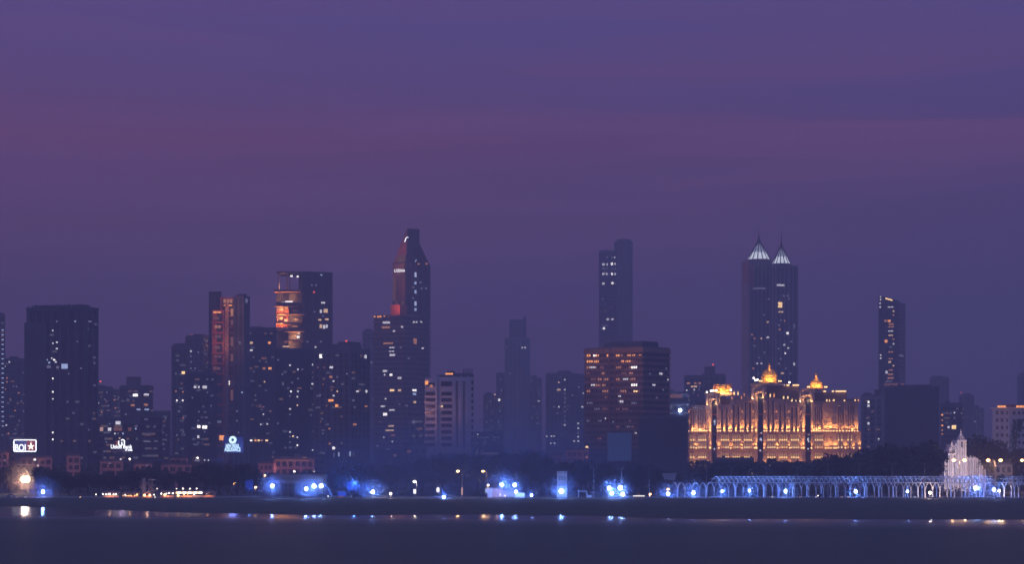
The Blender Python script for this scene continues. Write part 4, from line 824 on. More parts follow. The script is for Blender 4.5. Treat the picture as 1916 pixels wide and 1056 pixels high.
# roof floodlight by the hospital
q = P(1272.5, 768.5, 1290); r = empty('roof_floodlight', (q.x, q.y, q.z-6), 'single blue white floodlight glowing left of the golden hospital above the dark block', 'floodlight')
mb = MB(); mb.tube([(q.x, q.y+.4, q.z-6), (q.x, q.y+.4, q.z)], .15, 'metal', 6); mb.build('pole', r); mb = MB(); mb.sphere(q, 1.0, 'flood', 10); mb.build('lamp_head', r)
lamp('POINT', (q.x, q.y-1.6, q.z), 3500, CB, r, .5); glow_mist(1272.5, 768.5, 1280, 9, 'blue white glowing mist round the roof floodlight beside the golden hospital')
mb = MB(); mb.lathe((X(860,950), 950, 0), [(max(.02, math.sin(math.pi*j/12)), 6-42*math.cos(math.pi*j/12)) for j in range(13)], 'mist_bank', 32)
mb.v = [(X(860,950)+(x-X(860,950))*112, 950+(y-950)*62, z) for x, y, z in mb.v]
M['mist_bank'] = M['mist'].copy(); M['mist_bank'].node_tree.nodes['Map Range'].inputs[4].default_value = .022; M['mist_bank'].node_tree.nodes['Principled Volume'].inputs['Color'].default_value = (.35,.55,1,1)  # blue tinted volume added to spread the floodlights' glow
tag(mb.build('mist', kind='stuff'), 'wide low bank of blue sea mist hanging over the middle of the promenade', 'mist')
# street lamps
def street_lamp(px, py, Y, label, arms, head=None, hm='lampo', e=0, colr=(1,.5,.2), group=None):
    q = P(px, py, Y); r = empty('street_lamp', (q.x, Y, GZ), label, 'street lamp', group)
    mb = MB(); mb.tube([(q.x, Y, GZ-.1), (q.x, Y, GZ+1.2)], .14, 'metal', 8); mb.tube([(q.x, Y, GZ+1.2), (q.x, Y, q.z)], .1, 'metal', 8, .07); mb.build('pole', r)
    for dx in arms:
        mb = MB(); mb.tube([(q.x, Y, q.z-.5), (q.x+dx*.5, Y, q.z+.05), (q.x+dx, Y, q.z+.2)], .06, 'metal', 6); a_ = mb.build('arm', r)
        mb = MB(); hw = .5 if head else .4; sg = 1 if dx > 0 else -1; x0 = q.x+dx
        mb.hexa([(x0-hw,Y-.18,q.z+.1),(x0+hw,Y-.18,q.z+.1),(x0+hw,Y+.18,q.z+.1),(x0-hw,Y+.18,q.z+.1),(x0-hw*.7,Y-.12,q.z+.3),(x0+hw*.7,Y-.12,q.z+.3),(x0+hw*.7,Y+.12,q.z+.3),(x0-hw*.7,Y+.12,q.z+.3)], 'metal'); h_ = mb.build('lamp_head', r)
        if head:
            mb = MB(); mb.sphere((x0, Y-.1, q.z-.15), head, hm, 10, .7); mb.build('bulb', h_)
            if e: lamp('POINT', (x0, Y-.3, q.z-head-.2), e, colr, r, .3)
    return r
GP = 'unlit street lamps along the pergola'
for i, px in enumerate((1110.5, 1163, 1215)): street_lamp(px, 877.5, 896, f'unlit slender street lamp, {ORD[i]} of the three left of the pergola', (-.9, .9), group=GP)
for i, px in enumerate((1322, 1369.5, 1434, 1491.5, 1549, 1608, 1669.5, 1730)): street_lamp(px, 868 if i > 3 else 874, 899, f'unlit slender street lamp, {ORD[i]} from the left of those rising over the pergola', (-1.6, 1.6), group=GP)
street_lamp(818.5, 884.5, 900, 'thin unlit lamp post left of the two orange street lamps', (-1.2, 1.2))
street_lamp(865, 882, 900, 'orange street lamp left of its twin above the sea wall in the middle', (-1.8,), .62, 'lampo', 900)
street_lamp(910, 882, 900, 'orange street lamp just left of the pink cabin', (-1.4,), .55, 'lampo', 900)
street_lamp(913, 908, 903, 'short lamp post with a white globe beside the pink cabin', (.1,), .45, 'bulbw', 300)
street_lamp(779, 901.5, 903, 'pole with a large white globe light above a lit panel', (-.7,), .7, 'bulbw', 600, (1,.85,.7))
street_lamp(1795.5, 861.5, 1020, 'double armed orange street lamp in front of the stepped temple', (-2.7, 2.3), .9, 'lampo', 5000)
street_lamp(1860.5, 861.5, 1020, 'double armed orange street lamp right of the stepped temple', (-2.9, 2.9), .9, 'lampo', 5000)
street_lamp(1922, 861.5, 1020, 'double armed orange street lamp cut by the right edge', (-2.4, 2.4), .8, 'lampo', 5000)
for x, y, lb in ((437.5,904,'small lamp glowing in the trees right of the beach stalls'),(495,890,'orange lamp glowing at the left corner of the pavilion'),(477.5,912,'low warm lamp at the left foot of the pavilion'),(550,882.5,'white lamp on the brick building above the pavilion'),(586,882.5,'small white lamp above the right part of the pavilion'),(369,857,'trio of roof lamps on the small grey house'),(242,859,'white lamp on the roofs right of the bank sign'),(1215.5,925,'small warm lamp on the sea wall between cluster and pergola'),(1249,915.5,'small warm lamp above the floodlight by the first arch'),(1365,893.5,'small lamp above the pergola start')):
    Y = 1000 if y > 880 else 1085
    if y > 910: Y = 895
    street_lamp(x, y, Y, lb, (.2,), .5, 'bulbw' if 'white' in lb or 'roof' in lb else 'lampo', 150)
# lit advertising panels
for x, y, w_, h_, lb, c in ((776,920.5,4.5,8,'white lit panel under the large white globe light','W'),(819.5,917.5,5,8,'pink white lit panel under the thin unlit lamp post','W'),(864.5,920,3,14,'tall orange tinted panel on the left orange street lamp','pk'),(910,919,4,8,'blue white lit panel beside the pink cabin','b')):
    q = P(x, y, 898); r = empty('advertising_panel', (q.x, q.y, GZ), lb, 'panel', 'lit panels on the promenade'); s = 898/F
    mb = MB(); mb.box(q.x-w_*s/2-.1, q.x+w_*s/2+.1, q.y, q.y+.3, q.z-h_*s/2-.1, q.z+h_*s/2+.1, 'metal'); mb.box(q.x-.15, q.x+.15, q.y+.05, q.y+.25, GZ-.1, q.z-h_*s/2-.1, 'metal'); mb.build('casing', r)
    mb = MB(); mb.box(q.x-w_*s/2, q.x+w_*s/2, q.y-.05, q.y-.01, q.z-h_*s/2, q.z+h_*s/2, c); mb.build('screen', r)

# ------------------------------------------------------------------ pergola
def branch_column(mb, x, y, w_, zt, lean=0):
    z0 = GZ; zf = GZ+(zt-GZ)*.42
    mb.tube([(x, y, z0-.1), (x, y, zf)], .26, 'steel', 6, .22)
    for sg in (-1, 1):
        pts = [(x+sg*w_*.5*(1-math.cos(t*math.pi/2*.98)), y, zf-.2+(zt-zf+.2)*math.sin(t*math.pi/2)) for t in (0,.2,.4,.6,.8,1)]
        mb.tube(pts, .21, 'steel', 5, .13)
def pergola(x0p, x1p, label, ribs_from, sp=3.0, arched_end=False):
    X0, X1 = X(x0p, 900), X(x1p, 900)
    r = empty('pergola', ((X0+X1)/2, 906, GZ), label, 'pergola')
    n = int((X1-X0)/sp); zt = 7.0
    for row, y in ((0, 900), (1, 911)):
        for i in range(n+1):
            if row and i % 2: continue
            mb = MB(); branch_column(mb, X0+i*sp+(row*.7), y, sp if not row else sp, zt); mb.build('column', r)
    xr0 = X(ribs_from, 900)
    for y in (900, 911):
        mb = MB(); mb.tube([(xr0, y, zt+.05), (X1+1, y, zt+.05)], .16, 'steel', 6); mb.build('rail', r)
    for y, z in ((902.2, 8.5), (905.5, 9.6), (909, 8.6)):
        mb = MB(); mb.tube([(xr0+(1 if z < 9 else 3), y, z), (X1+3, y, z)], .12, 'steel', 6); mb.build('rail', r)
    m = int((X1-xr0)/(sp*.62))
    for i in range(m):
        a = xr0+i*sp*.62
        pts = [(a+(k/8)*5.2, 900+11*k/8, zt+2.6*math.sin(math.pi*k/8)) for k in range(9)]
        mb = MB(); mb.tube(pts, .15, 'steel', 5); mb.build('rib', r)
        if i % 5 == 2:
            pts = [(a+4-(k/8)*4, 900+11*k/8, zt+2.6*math.sin(math.pi*k/8)) for k in range(9)]
            mb = MB(); mb.tube(pts, .1, 'steel', 5); mb.build('rib', r)
    return r
pergola(1268, 1849, 'long white steel pergola with branching arch columns and a lattice vault roof along the promenade', 1330)
pergola(1879, 1960, 'second white steel pergola with a domed lattice roof cut by the right edge', 1876, arched_end=True)

# ------------------------------------------------------------------ stepped temple
YT = 1050
r = empty('temple', (X(1805, YT), YT+8, GZ), 'pale stepped temple front with many pinnacles and one tall spire', 'building')
pin = [(1767,1770,868),(1770,1773,859),(1773,1784,850),(1776,1779.5,842),(1780,1783.5,832),(1784,1788,838),(1787.5,1790.5,833),(1790.5,1807,824),(1806,1808,838),(1808,1811,858),(1811,1815,861),(1815,1820,858),(1820,1824,859),(1824,1828,860),(1828,1832,862),(1832,1836,866),(1836,1841,874),(1841,1846,882)]
for i, (x0, x1, yt) in enumerate(pin):
    mb = MB(); y0 = YT+(i%3)*.7-(2 if x1-x0 > 9 else 0); a0, a1 = X(x0, YT), X(x1, YT)
    mb.box(a0, a1, y0, YT+12, GZ-.2, Z(yt, YT), 'white'); c_ = (a0+a1)/2
    if x1-x0 < 6: mb.poly([(a0,y0,Z(yt,YT)),(a1,y0,Z(yt,YT)),(a1,y0+1,Z(yt,YT)),(a0,y0+1,Z(yt,YT)),(c_,y0+.5,Z(yt,YT)+1.3)], 'white', [(0,1,4),(1,2,4),(2,3,4),(3,0,4)])
    for k in range(1, max(2, int((a1-a0)/.8))): mb.box(a0+k*.8-.12, a0+k*.8+.12, y0-.25, y0-.02, GZ+2, Z(yt+3, YT), 'light')
    mb.build('pinnacle_bay', r)
mb = MB(); c_ = P(1799.5, 824, YT); mb.lathe((c_.x, YT+2, 0), [(2, Z(824,YT)), (1.7, Z(819,YT)), (.8, Z(815,YT)), (.35, Z(810,YT)), (.05, Z(803,YT))], 'white', 8); mb.build('spire', r)
mb = MB(); mb.box(X(1797,YT), X(1799.5,YT), YT-2.2, YT-2.02, Z(838,YT), Z(829,YT), 'dark'); mb.build('window', r)
mb = MB(); mb.box(X(1772.5,YT)-.3, X(1784.5,YT)+.3, YT-2.5, YT-.1, Z(851.5,YT), Z(849,YT), 'white'); mb.build('cornice', r)
lamp('SPOT', P(1798, 886, YT-25), 22000, (.75,.72,1), r, 1, (0,1,.25), 110)  # spot added to brighten the temple front

# ------------------------------------------------------------------ signs
def framed_sign():
    Y = 1130; s = Y/F; x0, x1, y0, y1 = 26, 67.5, 824, 845.5
    r = empty('illuminated_sign', (X(46.7,Y), Y+1, Z(y1,Y)-6), 'white framed lit rooftop sign with a star on its red right half', 'sign')
    mb = MB(); mb.box(X(x0,Y), X(x1,Y), Y+.1, Y+.6, Z(y1,Y), Z(y0,Y), 'black'); mb.build('backing', r)
    mb = MB(); xm = X(50,Y); mb.box(X(x0,Y)+.3, xm, Y-.02, Y+.08, Z(y1,Y)+.3, Z(y0,Y)-.3, 'signb'); mb.build('blue_panel', r)
    mb = MB(); mb.box(xm+.01, X(x1,Y)-.3, Y-.02, Y+.08, Z(y1,Y)+.3, Z(y0,Y)-.3, 'signr'); mb.build('red_panel', r)
    X0, X1, Z0, Z1 = X(x0,Y), X(x1,Y), Z(y1,Y), Z(y0,Y); mb = MB(); t_ = .32
    pts = []
    for cx, cz, a in ((X0+.6,Z0+.6,180),(X1-.6,Z0+.6,270),(X1-.6,Z1-.6,0),(X0+.6,Z1-.6,90)):
        for k in range(4): th = math.radians(a+k*30); pts.append((cx+.6*math.cos(th), Y-.1, cz+.6*math.sin(th)))
    mb.tube(pts+[pts[0]], t_, 'signw', 6); mb.build('frame', r)
    text_mesh('BOI', 'lettering', 5.2, (X(38.2,Y), Y-.12, Z(839.3,Y)), 'signw', r, .2, width=20*s, squash=.95)
    mb = MB(); c_ = P(58, 836.5, Y); R = 7.5*s; pts = []
    for k in range(10):
        rr = R*(1.25 if k == 0 else 1) if k % 2 == 0 else R*.36; a = math.pi/2+k*math.pi/5; pts.append((c_.x+rr*math.cos(a), c_.z+rr*math.sin(a)))
    f_ = [(x, Y-.3, z) for x, z in pts]; b_ = [(x, Y-.1, z) for x, z in pts]
    mb.poly(f_+b_, 'star', [tuple(range(9,-1,-1))]+[(k,(k+1)%10,10+(k+1)%10,10+k) for k in range(10)]); mb.build('star', r)
    mb = MB()
    for x in (30, 40, 52, 63): mb.tube([P(x, y1, Y+.7), P(x, y1+10, Y+.7)], .2, 'black', 4)
    mb.build('support_frame', r); lamp('POINT', P(47, 834, Y-8), 2500, (.6,.45,1), r, 2)
framed_sign()
Y = 1140; s = Y/F; r = empty('illuminated_sign', (X(228,Y), Y, Z(845,Y)-5), 'white lit bank sign with a looped emblem above two words', 'sign')
text_mesh('Union Bank', 'lettering', 3, (X(227.5,Y), Y-.2, Z(837,Y)), 'signw', r, .25, width=40*s, squash=.95)
text_mesh('of India', 'small_lettering', 1.9, (X(241,Y), Y-.2, Z(842.5,Y)), 'signw', r, .25, width=13.5*s, squash=.95)
mb = MB(); c_ = P(227, 829, Y)
arc = lambda cx, cz, R, a0, a1, n=9: [(cx+R*math.cos(math.radians(a0+(a1-a0)*k/n)), Y-.2, cz+R*math.sin(math.radians(a0+(a1-a0)*k/n))) for k in range(n+1)]
mb.tube([(c_.x-1.3, Y-.2, c_.z+1)]+arc(c_.x-.3, c_.z-.5, 1.05, 180, 330), .3, 'signw', 5); mb.tube(arc(c_.x+.8, c_.z+.6, .9, 150, 0)+[(c_.x+1.65, Y-.2, c_.z-1.3)], .3, 'signw', 5); mb.tube([(c_.x+.2, Y-.2, c_.z+.3), (c_.x+.5, Y-.2, c_.z-1)], .3, 'signw', 5)
mb.build('emblem', r)
mb = MB(); mb.sphere((c_.x-.8, Y-.2, c_.z+2.3), .5, 'pk', 8); mb.build('emblem_dot', r)
mb = MB(); mb.box(X(207,Y), X(248,Y), Y+.1, Y+.3, Z(846,Y), Z(841,Y), 'black')
for x in (210, 222, 234, 245): mb.tube([P(x, 841, Y+.3), P(x, 868, Y+.3)], .18, 'black', 4)
mb.build('support_frame', r); mb = MB(); mb.box(X(217,Y), X(222,Y), Y-.1, Y+.05, Z(833,Y), Z(826,Y), 'signr'); mb.build('red_panel', r); lamp('POINT', P(228, 834, Y-6), 1500, (.8,.5,.9), r, 1)
Y = 1120; s = Y/F; r = empty('illuminated_sign', (X(435,Y), Y, Z(847,Y)-5), 'blue white lit sign of a round emblem disc over two lines of letters', 'sign')
mb = MB(); mb.box(X(418,Y), X(455,Y), Y+.15, Y+.5, Z(848,Y), Z(818,Y), 'bluel'); mb.build('backing', r)  # dim blue emission paints the halo behind the letters
mb = MB(); c_ = P(435.5, 824, Y)
mb.tube(arc(c_.x, c_.z, 7*s*.85, 0, 360, 20), .36, 'signc', 5); mb.tube(arc(c_.x, c_.z, 1.05, 0, 360, 12), .32, 'signc', 5)
mb.tube([(c_.x+.5, Y-.2, c_.z-.2), (c_.x+1.0, Y-.2, c_.z-1.2)], .2, 'signc', 5); mb.build('emblem', r)
text_mesh('NEW INDIA', 'lettering', 2.4, (X(435,Y), Y-.2, Z(835.5,Y)), 'signc', r, .25, width=25*s, squash=1.15)
text_mesh('ASSURANCE', 'lettering', 2.4, (X(435.2,Y), Y-.2, Z(842.4,Y)), 'signc', r, .25, width=30*s, squash=1.15)
mb = MB()
for x in (420, 430, 441, 451): mb.tube([P(x, 848, Y+.7), P(x, 872, Y+.7)], .18, 'black', 4)
mb.build('support_frame', r); lamp('POINT', P(436, 838, Y-10), 9000, (.1,.18,1), r, 2)  # point light added for the sign's blue halo

# billboard
Y = 1060; s = Y/F; r = empty('billboard', (X(1159,Y), Y+1, GZ), 'tall dim blue billboard standing above the trees before the orange striped block', 'billboard')
mb = MB(); mb.box(X(1137,Y), X(1181,Y), Y, Y+.4, Z(863,Y), Z(811,Y), 'billb'); mb.build('panel', r)
mb = MB(); X0, X1, Z0, Z1 = X(1137,Y)-.3, X(1181,Y)+.3, Z(863,Y)-.3, Z(811,Y)+.3
for a in ((X0,X0+.3,Z0,Z1),(X1-.3,X1,Z0,Z1)): mb.box(a[0],a[1],Y-.1,Y+.5,a[2],a[3],'metal')
mb.box(X0+.3,X1-.3,Y-.1,Y+.5,Z0,Z0+.3,'metal'); mb.box(X0+.3,X1-.3,Y-.1,Y+.5,Z1-.3,Z1,'metal'); mb.build('frame', r)
mb = MB()
for x in (1143, 1159, 1175): mb.tube([P(x, 863, Y+.9), (X(x,Y), Y+.9, GZ-.2)], .35, 'black', 6)
mb.build('post', r)

# pavilion
Y = 925; s = Y/F; r = empty('pavilion', (X(548,Y), Y+8, GZ), 'wide low pavilion with a grey blue parapet and dark glass front', 'building')
mb = MB(); mb.box(X(507,Y), X(605.5,Y), Y, Y+14, Z(905.5,Y), Z(898,Y), 'light'); mb.box(X(507,Y)-.4, X(605.5,Y)+.4, Y-.35, Y+14.4, Z(897.4,Y), Z(889,Y), 'light'); mb.build('parapet', r)
mb = MB(); mb.box(X(510,Y), X(603,Y), Y+3, Y+13, GZ-.2, Z(905.6,Y), 'glass'); mb.build('glass_front', r)
for x in range(512, 604, 13): mb = MB(); mb.box(X(x,Y), X(x+1.6,Y), Y+.5, Y+1.1, GZ-.2, Z(905.6,Y), 'light'); mb.build('column', r)
mb = MB(); mb.box(X(493,Y), X(506.5,Y), Y+2, Y+12, GZ-.2, Z(902,Y), 'mid'); mb.build('side_wing', r)
mb = MB(); mb.hexa([(X(606,Y),Y+1,GZ-.2),(X(619,Y),Y+1,GZ-.2),(X(619,Y),Y+9,GZ-.2),(X(606,Y),Y+9,GZ-.2),(X(606,Y),Y+1,Z(908,Y)),(X(610,Y),Y+1,Z(910,Y)),(X(610,Y),Y+9,Z(910,Y)),(X(606,Y),Y+9,Z(908,Y))], 'bluep'); mb.build('ramp', r)
# blue display frame left of the pavilion
Y = 950; r = empty('hoarding', (X(467,Y), Y, GZ), 'dim blue hoarding among trees left of the pavilion', 'hoarding')
mb = MB(); mb.box(X(459,Y), X(474,Y), Y, Y+.4, Z(921,Y), Z(899,Y), 'bluep'); mb.build('panel', r); mb = MB(); [mb.box(X(x,Y), X(x,Y)+.25, Y+.45, Y+.8, GZ-.2, Z(899,Y), 'metal') for x in (460, 466, 472)]; mb.build('post', r)
lamp('POINT', P(467, 915, Y-6), 900, (.1,.3,1), r, .5)
# blue stage
Y = 960; s = Y/F; r = empty('stage_frame', (X(680,Y), Y+4, GZ), 'tall blue lit stage portal with a bright blue pillar', 'stage')
for n_, x0, x1, y0, y1, m in (('pillar',657,667,874,919,'bluep'),('side_panel',650,656.5,903,921,'bluep'),('side_panel',667.3,681,903,921,'bluep'),('header',668,700,875,884,'bluep'),('back_wall',668,697,884.5,902.5,'dark'),('roof',648,703,870,873.7,'black')):
    mb = MB(); mb.box(X(x0,Y), X(x1,Y), Y+(0 if n_ != 'back_wall' else 4), Y+5, max(GZ-.1, Z(y1,Y)), Z(y0,Y), m); mb.build(n_, r)
mb = MB(); mb.box(X(698,Y), X(700,Y), Y, Y+.6, GZ-.1, Z(884.2,Y), 'dark'); mb.build('pillar', r)
lamp('POINT', P(662, 905, Y-7), 9000, (.08,.25,1), r, .6); lamp('POINT', P(684, 892, Y-6), 4000, (.05,.12,1), r, .6)
# leaning lattice mast
Y = 985; r = empty('lattice_mast', (X(637,Y), Y, GZ), 'faint leaning lattice mast with two pale light strips left of the blue stage', 'mast')
mb = MB()
for k, (xb, xt) in enumerate(((630,646),(640,652))):
    mb.tube([P(xb, 922, Y), P(xt, 846, Y)], .14, 'metal', 5)
for k in range(10):
    t0_, t1_ = k/10, (k+1)/10; a = (630+16*t0_, 922-76*t0_); b_ = (640+12*t1_, 922-76*t1_); mb.tube([P(*a, Y), P(*b_, Y)], .08, 'metal', 4); mb.tube([P(630+16*t0_, 922-76*t0_, Y), P(640+12*t0_, 922-76*t0_, Y)], .08, 'metal', 4)
mb.build('lattice', r)
for x, y in ((636,881.5),(642,881)): mb = MB(); mb.tube([P(x-1, y+5, Y-.4), P(x+1, y-5, Y-.4)], .26, 'pk', 4); mb.build('light_strip', r)
mb = MB()
for x in (632,636,640): mb.tube([P(x-1.6, 904, Y-.5), P(x-.6, 892, Y-.5), P(x+1.2, 892, Y-.5), P(x+.4, 904, Y-.5)], .12, 'steel', 4)
mb.build('loop_ornament', r)
# bright screen behind palms
Y = 975; r = empty('video_screen', (X(730,Y), Y, GZ), 'bright white screen half hidden by palm leaves', 'screen')
mb = MB(); mb.box(X(717,Y), X(745,Y), Y, Y+.3, Z(899,Y), Z(888,Y), 'screen'); mb.build('panel', r)
mb = MB(); mb.box(X(716,Y), X(746,Y), Y+.35, Y+.8, Z(900,Y), Z(887,Y), 'black'); [mb.tube([P(x, 893, Y+1), (X(x,Y), Y+1, GZ-.2)], .2, 'black', 5) for x in (720, 742)]; mb.build('support_frame', r)
# small white tower
Y = 905; s = Y/F; r = empty('watch_tower', (X(1052,Y), Y+2, GZ), 'small white windowed tower behind the brightest blue floodlight', 'tower')
mb = MB(); mb.box(X(1043,Y), X(1061,Y), Y, Y+4, GZ-.2, Z(886,Y), 'white'); mb.build('wall', r)
for x in (1045.6, 1050.6, 1055.6):
    for y in (894, 898, 909):
        mb = MB(); mb.box(X(x,Y), X(x+2.6,Y), Y-.06, Y-.02, Z(y+1.5,Y), Z(y-1.2,Y), 'dark'); mb.build('window', r)
for x in (1042.3, 1048.7, 1053.7, 1059.2): mb = MB(); mb.box(X(x,Y), X(x+1.4,Y), Y-.3, Y-.08, GZ-.2, Z(886,Y)+.3, 'white'); mb.build('pilaster', r)
mb = MB(); mb.box(X(1042,Y), X(1062,Y), Y-.5, Y+4.5, Z(886,Y)+.31, Z(884.6,Y)+.3, 'white'); mb.build('cornice', r)
# pink cabin row
Y = 897; r = empty('cabin', (X(945,Y), Y+3, GZ), 'long pink and white site cabin with a lower white box at its right end', 'cabin')
for n_, x0, x1, y0, m in (('white_wall',912,921,915,'white'),('pink_wall',921.1,925,915,'pink'),('pink_wall',925.1,940,915,'pink'),('grey_wall',940.1,963,918,'light'),('side_box',963.1,981.5,923,'white')):
    mb = MB(); mb.box(X(x0,Y), X(x1,Y), Y+(0 if n_ != 'side_box' else -2), Y+5, GZ-.1, Z(y0,Y), m); mb.build(n_, r)
mb = MB(); mb.box(X(911,Y), X(964,Y), Y-.3, Y+5.3, Z(914.8,Y), Z(913.8,Y), 'metal'); mb.build('roof', r)
for x, y, w_, h_, c in ((936,926.5,2,4,'W'),(944.7,928.5,4,3,'Y'),(929,917,2,2,'w')):
    mb = MB(); mb.box(X(x-w_/2,Y), X(x+w_/2,Y), Y-.1, Y-.02, Z(y+h_/2,Y), Z(y-h_/2,Y), c); mb.build('window', r)
lamp('POINT', P(930, 922, Y-8), 500, (1,.45,.35), r, .5)
# pale awning left of the pergola
Y = 950; r = empty('awning', (X(1253,Y), Y, GZ), 'pale tilted awning among trees left of the pergola', 'awning')
mb = MB(); mb.hexa([(X(1243,Y),Y-2,Z(898,Y)),(X(1262,Y),Y-2,Z(899,Y)),(X(1262,Y),Y+.5,Z(899,Y)),(X(1243,Y),Y+.5,Z(898,Y)),(X(1239,Y),Y+3,Z(886.5,Y)),(X(1267,Y),Y+3,Z(886,Y)),(X(1267,Y),Y+3.3,Z(886,Y)),(X(1239,Y),Y+3.3,Z(886.5,Y))], 'light'); mb.build('canopy', r)
mb = MB(); [mb.tube([(X(x,Y), Y+1, GZ-.1), (X(x,Y), Y+1, Z(894,Y))], .1, 'metal', 5) for x in (1245, 1260)]; mb.build('post', r)
# gate frame and round tent
Y = 896; r = empty('gate_frame', (X(1090,Y), Y, GZ), 'white lit gate frame on the sea wall left of the floodlight cluster', 'gate')
for n_, pts in (('post', [(1082.5,932),(1082.5,917)]), ('post', [(1098,932),(1098,920)]), ('crossbar', [(1082.5,920),(1098,920.5)])):
    mb = MB(); mb.tube([P(x, y, Y) for x, y in pts], .16, 'steel', 6); mb.build(n_, r)
mb = MB(); mb.box(X(1099,Y), X(1107,Y), Y-.6, Y+.6, GZ-.1, Z(928,Y), 'white'); mb.build('counter', r)
Y = 905; r = empty('round_tent', (X(1112,Y), Y, GZ), 'round dark purple tent with a flat lit rim left of the floodlight cluster', 'tent')
mb = MB(); c_ = (X(1111.5,Y), Y, 0); mb.lathe(c_, [(2.4, GZ), (2.4, Z(923,Y)), (3, Z(921.5,Y)), (2.4, Z(920.3,Y)), (.2, Z(919,Y))], 'dark', 16); mb.build('canvas', r)
mb = MB(); mb.lathe(c_, [(3.05, Z(921.7,Y)), (3.05, Z(921.2,Y))], 'bluep', 16); mb.build('rim', r)

# boat, white sculpture, beach things
def on_beach(px, Y): return beach_z(X(px, Y), Y)
Y = 872; zb = on_beach(1195, Y); r = empty('boat', (X(1200,Y), Y, zb), 'small boat with a white lit rail and long dim mast on the beach', 'boat')
mb = MB(); X0, X1 = X(1184,Y), X(1206,Y); mb.hexa([(X0+.6,Y-.5,zb-.1),(X1-.4,Y-.5,zb-.1),(X1-.4,Y+.5,zb-.1),(X0+.6,Y+.5,zb-.1),(X0,Y-.9,zb+1.1),(X1+.4,Y-.9,zb+1.1),(X1+.4,Y+.9,zb+1.1),(X0,Y+.9,zb+1.1)], 'white'); mb.build('hull', r)
mb = MB(); mb.tube([(X0,Y-.95,zb+1.25),(X1,Y-.95,zb+1.25)], .14, 'W', 5); mb.build('light_rail', r)
mb = MB(); mb.tube([(X0,Y,zb+1.6),(X(1235,Y),Y,zb+1.5)], .08, 'metal', 5); mb.build('mast', r)
mb = MB(); mb.box(X(1193,Y), X(1197,Y), Y-.3, Y+.3, zb+1.1, zb+2.2, 'pink'); mb.build('cabin', r)
for x, y in ((1179.5,938),(1186,937.5),(1190,938),(1200,938)): mb = MB(); mb.sphere((X(x,Y), Y-1.2, Z(y,Y)), .2, 'bulbw', 6); mb.build('bulb', r)
Y = 830; zb = on_beach(1022, Y); r = empty('beach_sculpture', (X(1035,Y), Y, zb), 'pale arrow and looping white letter like marks standing on the dark beach', 'sculpture')
for n_, pts in (('arrow', [(1015,949),(1018.5,940),(1024,948)]), ('dash', [(1026,945),(1029.5,945)]), ('loop', [(1033,949),(1034,943.5),(1039,943),(1040,946),(1036,947),(1034,944.5)]), ('stroke', [(1041,945.5),(1044,942.5),(1045,946),(1048,944),(1051,945),(1053.5,942.5)]), ('dot', [(1040.5,938.5),(1041.2,938.9)])):
    mb = MB(); mb.tube([P(x, y, Y) for x, y in pts], .15, 'steel', 5); mb.build(n_, r)
mb = MB(); mb.tube([P(1014,950,Y+.3), P(1054,949,Y+.3)], .05, 'black', 4); [mb.tube([P(x,944,Y+.3), P(x,951,Y+.3)], .05, 'black', 4) for x in (1018,1035,1050)]; mb.build('stand', r)
lamp('POINT', P(1040, 941, Y-3), 200, (.6,.7,1), r, .2)

# beach stalls with bulbs
def stall(px0, px1, label, bulbs, top=923, m='brown', Y=893, big=None):
    r = empty('beach_stall', (X((px0+px1)/2,Y), Y+2, GZ), label, 'stall', 'lit stalls along the dark beach')
    mb = MB(); mb.hexa([(X(px0,Y)-.3,Y-.6,Z(top,Y)),(X(px1,Y)+.3,Y-.6,Z(top,Y)),(X(px1,Y)+.3,Y+3.3,Z(top,Y)+.5),(X(px0,Y)-.3,Y+3.3,Z(top,Y)+.5),(X(px0,Y)-.3,Y-.6,Z(top,Y)+.12),(X(px1,Y)+.3,Y-.6,Z(top,Y)+.12),(X(px1,Y)+.3,Y+3.3,Z(top,Y)+.62),(X(px0,Y)-.3,Y+3.3,Z(top,Y)+.62)], m); mb.build('roof', r)
    for x in (px0, px1):
        for dy in (0, 3): mb = MB(); mb.tube([(X(x,Y),Y+dy,GZ-.1),(X(x,Y),Y+dy,Z(top,Y)+dy*.12)], .07, 'metal', 5); mb.build('post', r)
    mb = MB(); mb.box(X(px0,Y)+.1, X(px1,Y)-.1, Y+.2, Y+.9, GZ-.1, GZ+.95, 'pink'); mb.build('counter', r)
    for b_ in bulbs:
        x, y, c = b_[:3]; mb = MB(); mb.sphere((X(x,Y), Y-.8, Z(y,Y)), b_[3] if len(b_) > 3 else .26, c, 8); mb.build('bulb', r)
    lamp('POINT', (X((px0+px1)/2,Y), Y-1.4, GZ+1.3), 160+6*(px1-px0), (1,.42,.15), r, .3)
stall(193, 222, 'stall with a row of white bulbs at the left of the dark beach', [(193,925.5,'bulbw'),(199,926,'bulbw'),(204,925.5,'bulbw',.32),(207,925.5,'bulbw'),(213,926,'bulbw'),(217.5,925.8,'bulbw',.34)], 923)
stall(230, 259, 'stall hung with small orange bulbs left of the white lookout frame', [(231,928,'bulb',.15),(235,927,'bulbw',.24),(238,928.5,'bulb',.18),(242,928,'bulb',.2),(246,928,'bulb',.2),(253,928,'bulb',.22),(257,926.5,'bulb',.34)], 924.5)
stall(266, 285, 'stall with two glowing yellow counters below the white lookout frame', [(271,927.5,'lampo',.42),(281,927.5,'lampo',.42),(289,926.5,'bulbw',.22),(290.5,931.5,'bulbw',.18)], 924)
stall(300, 326, 'stall with four separate white bulbs right of the lookout frame', [(302.5,924.5,'bulbw',.3),(309,926.5,'lampo',.45),(312,924.5,'bulbw',.2),(317,923.5,'bulbw',.28),(324,923.8,'bulbw',.3)], 921.5)
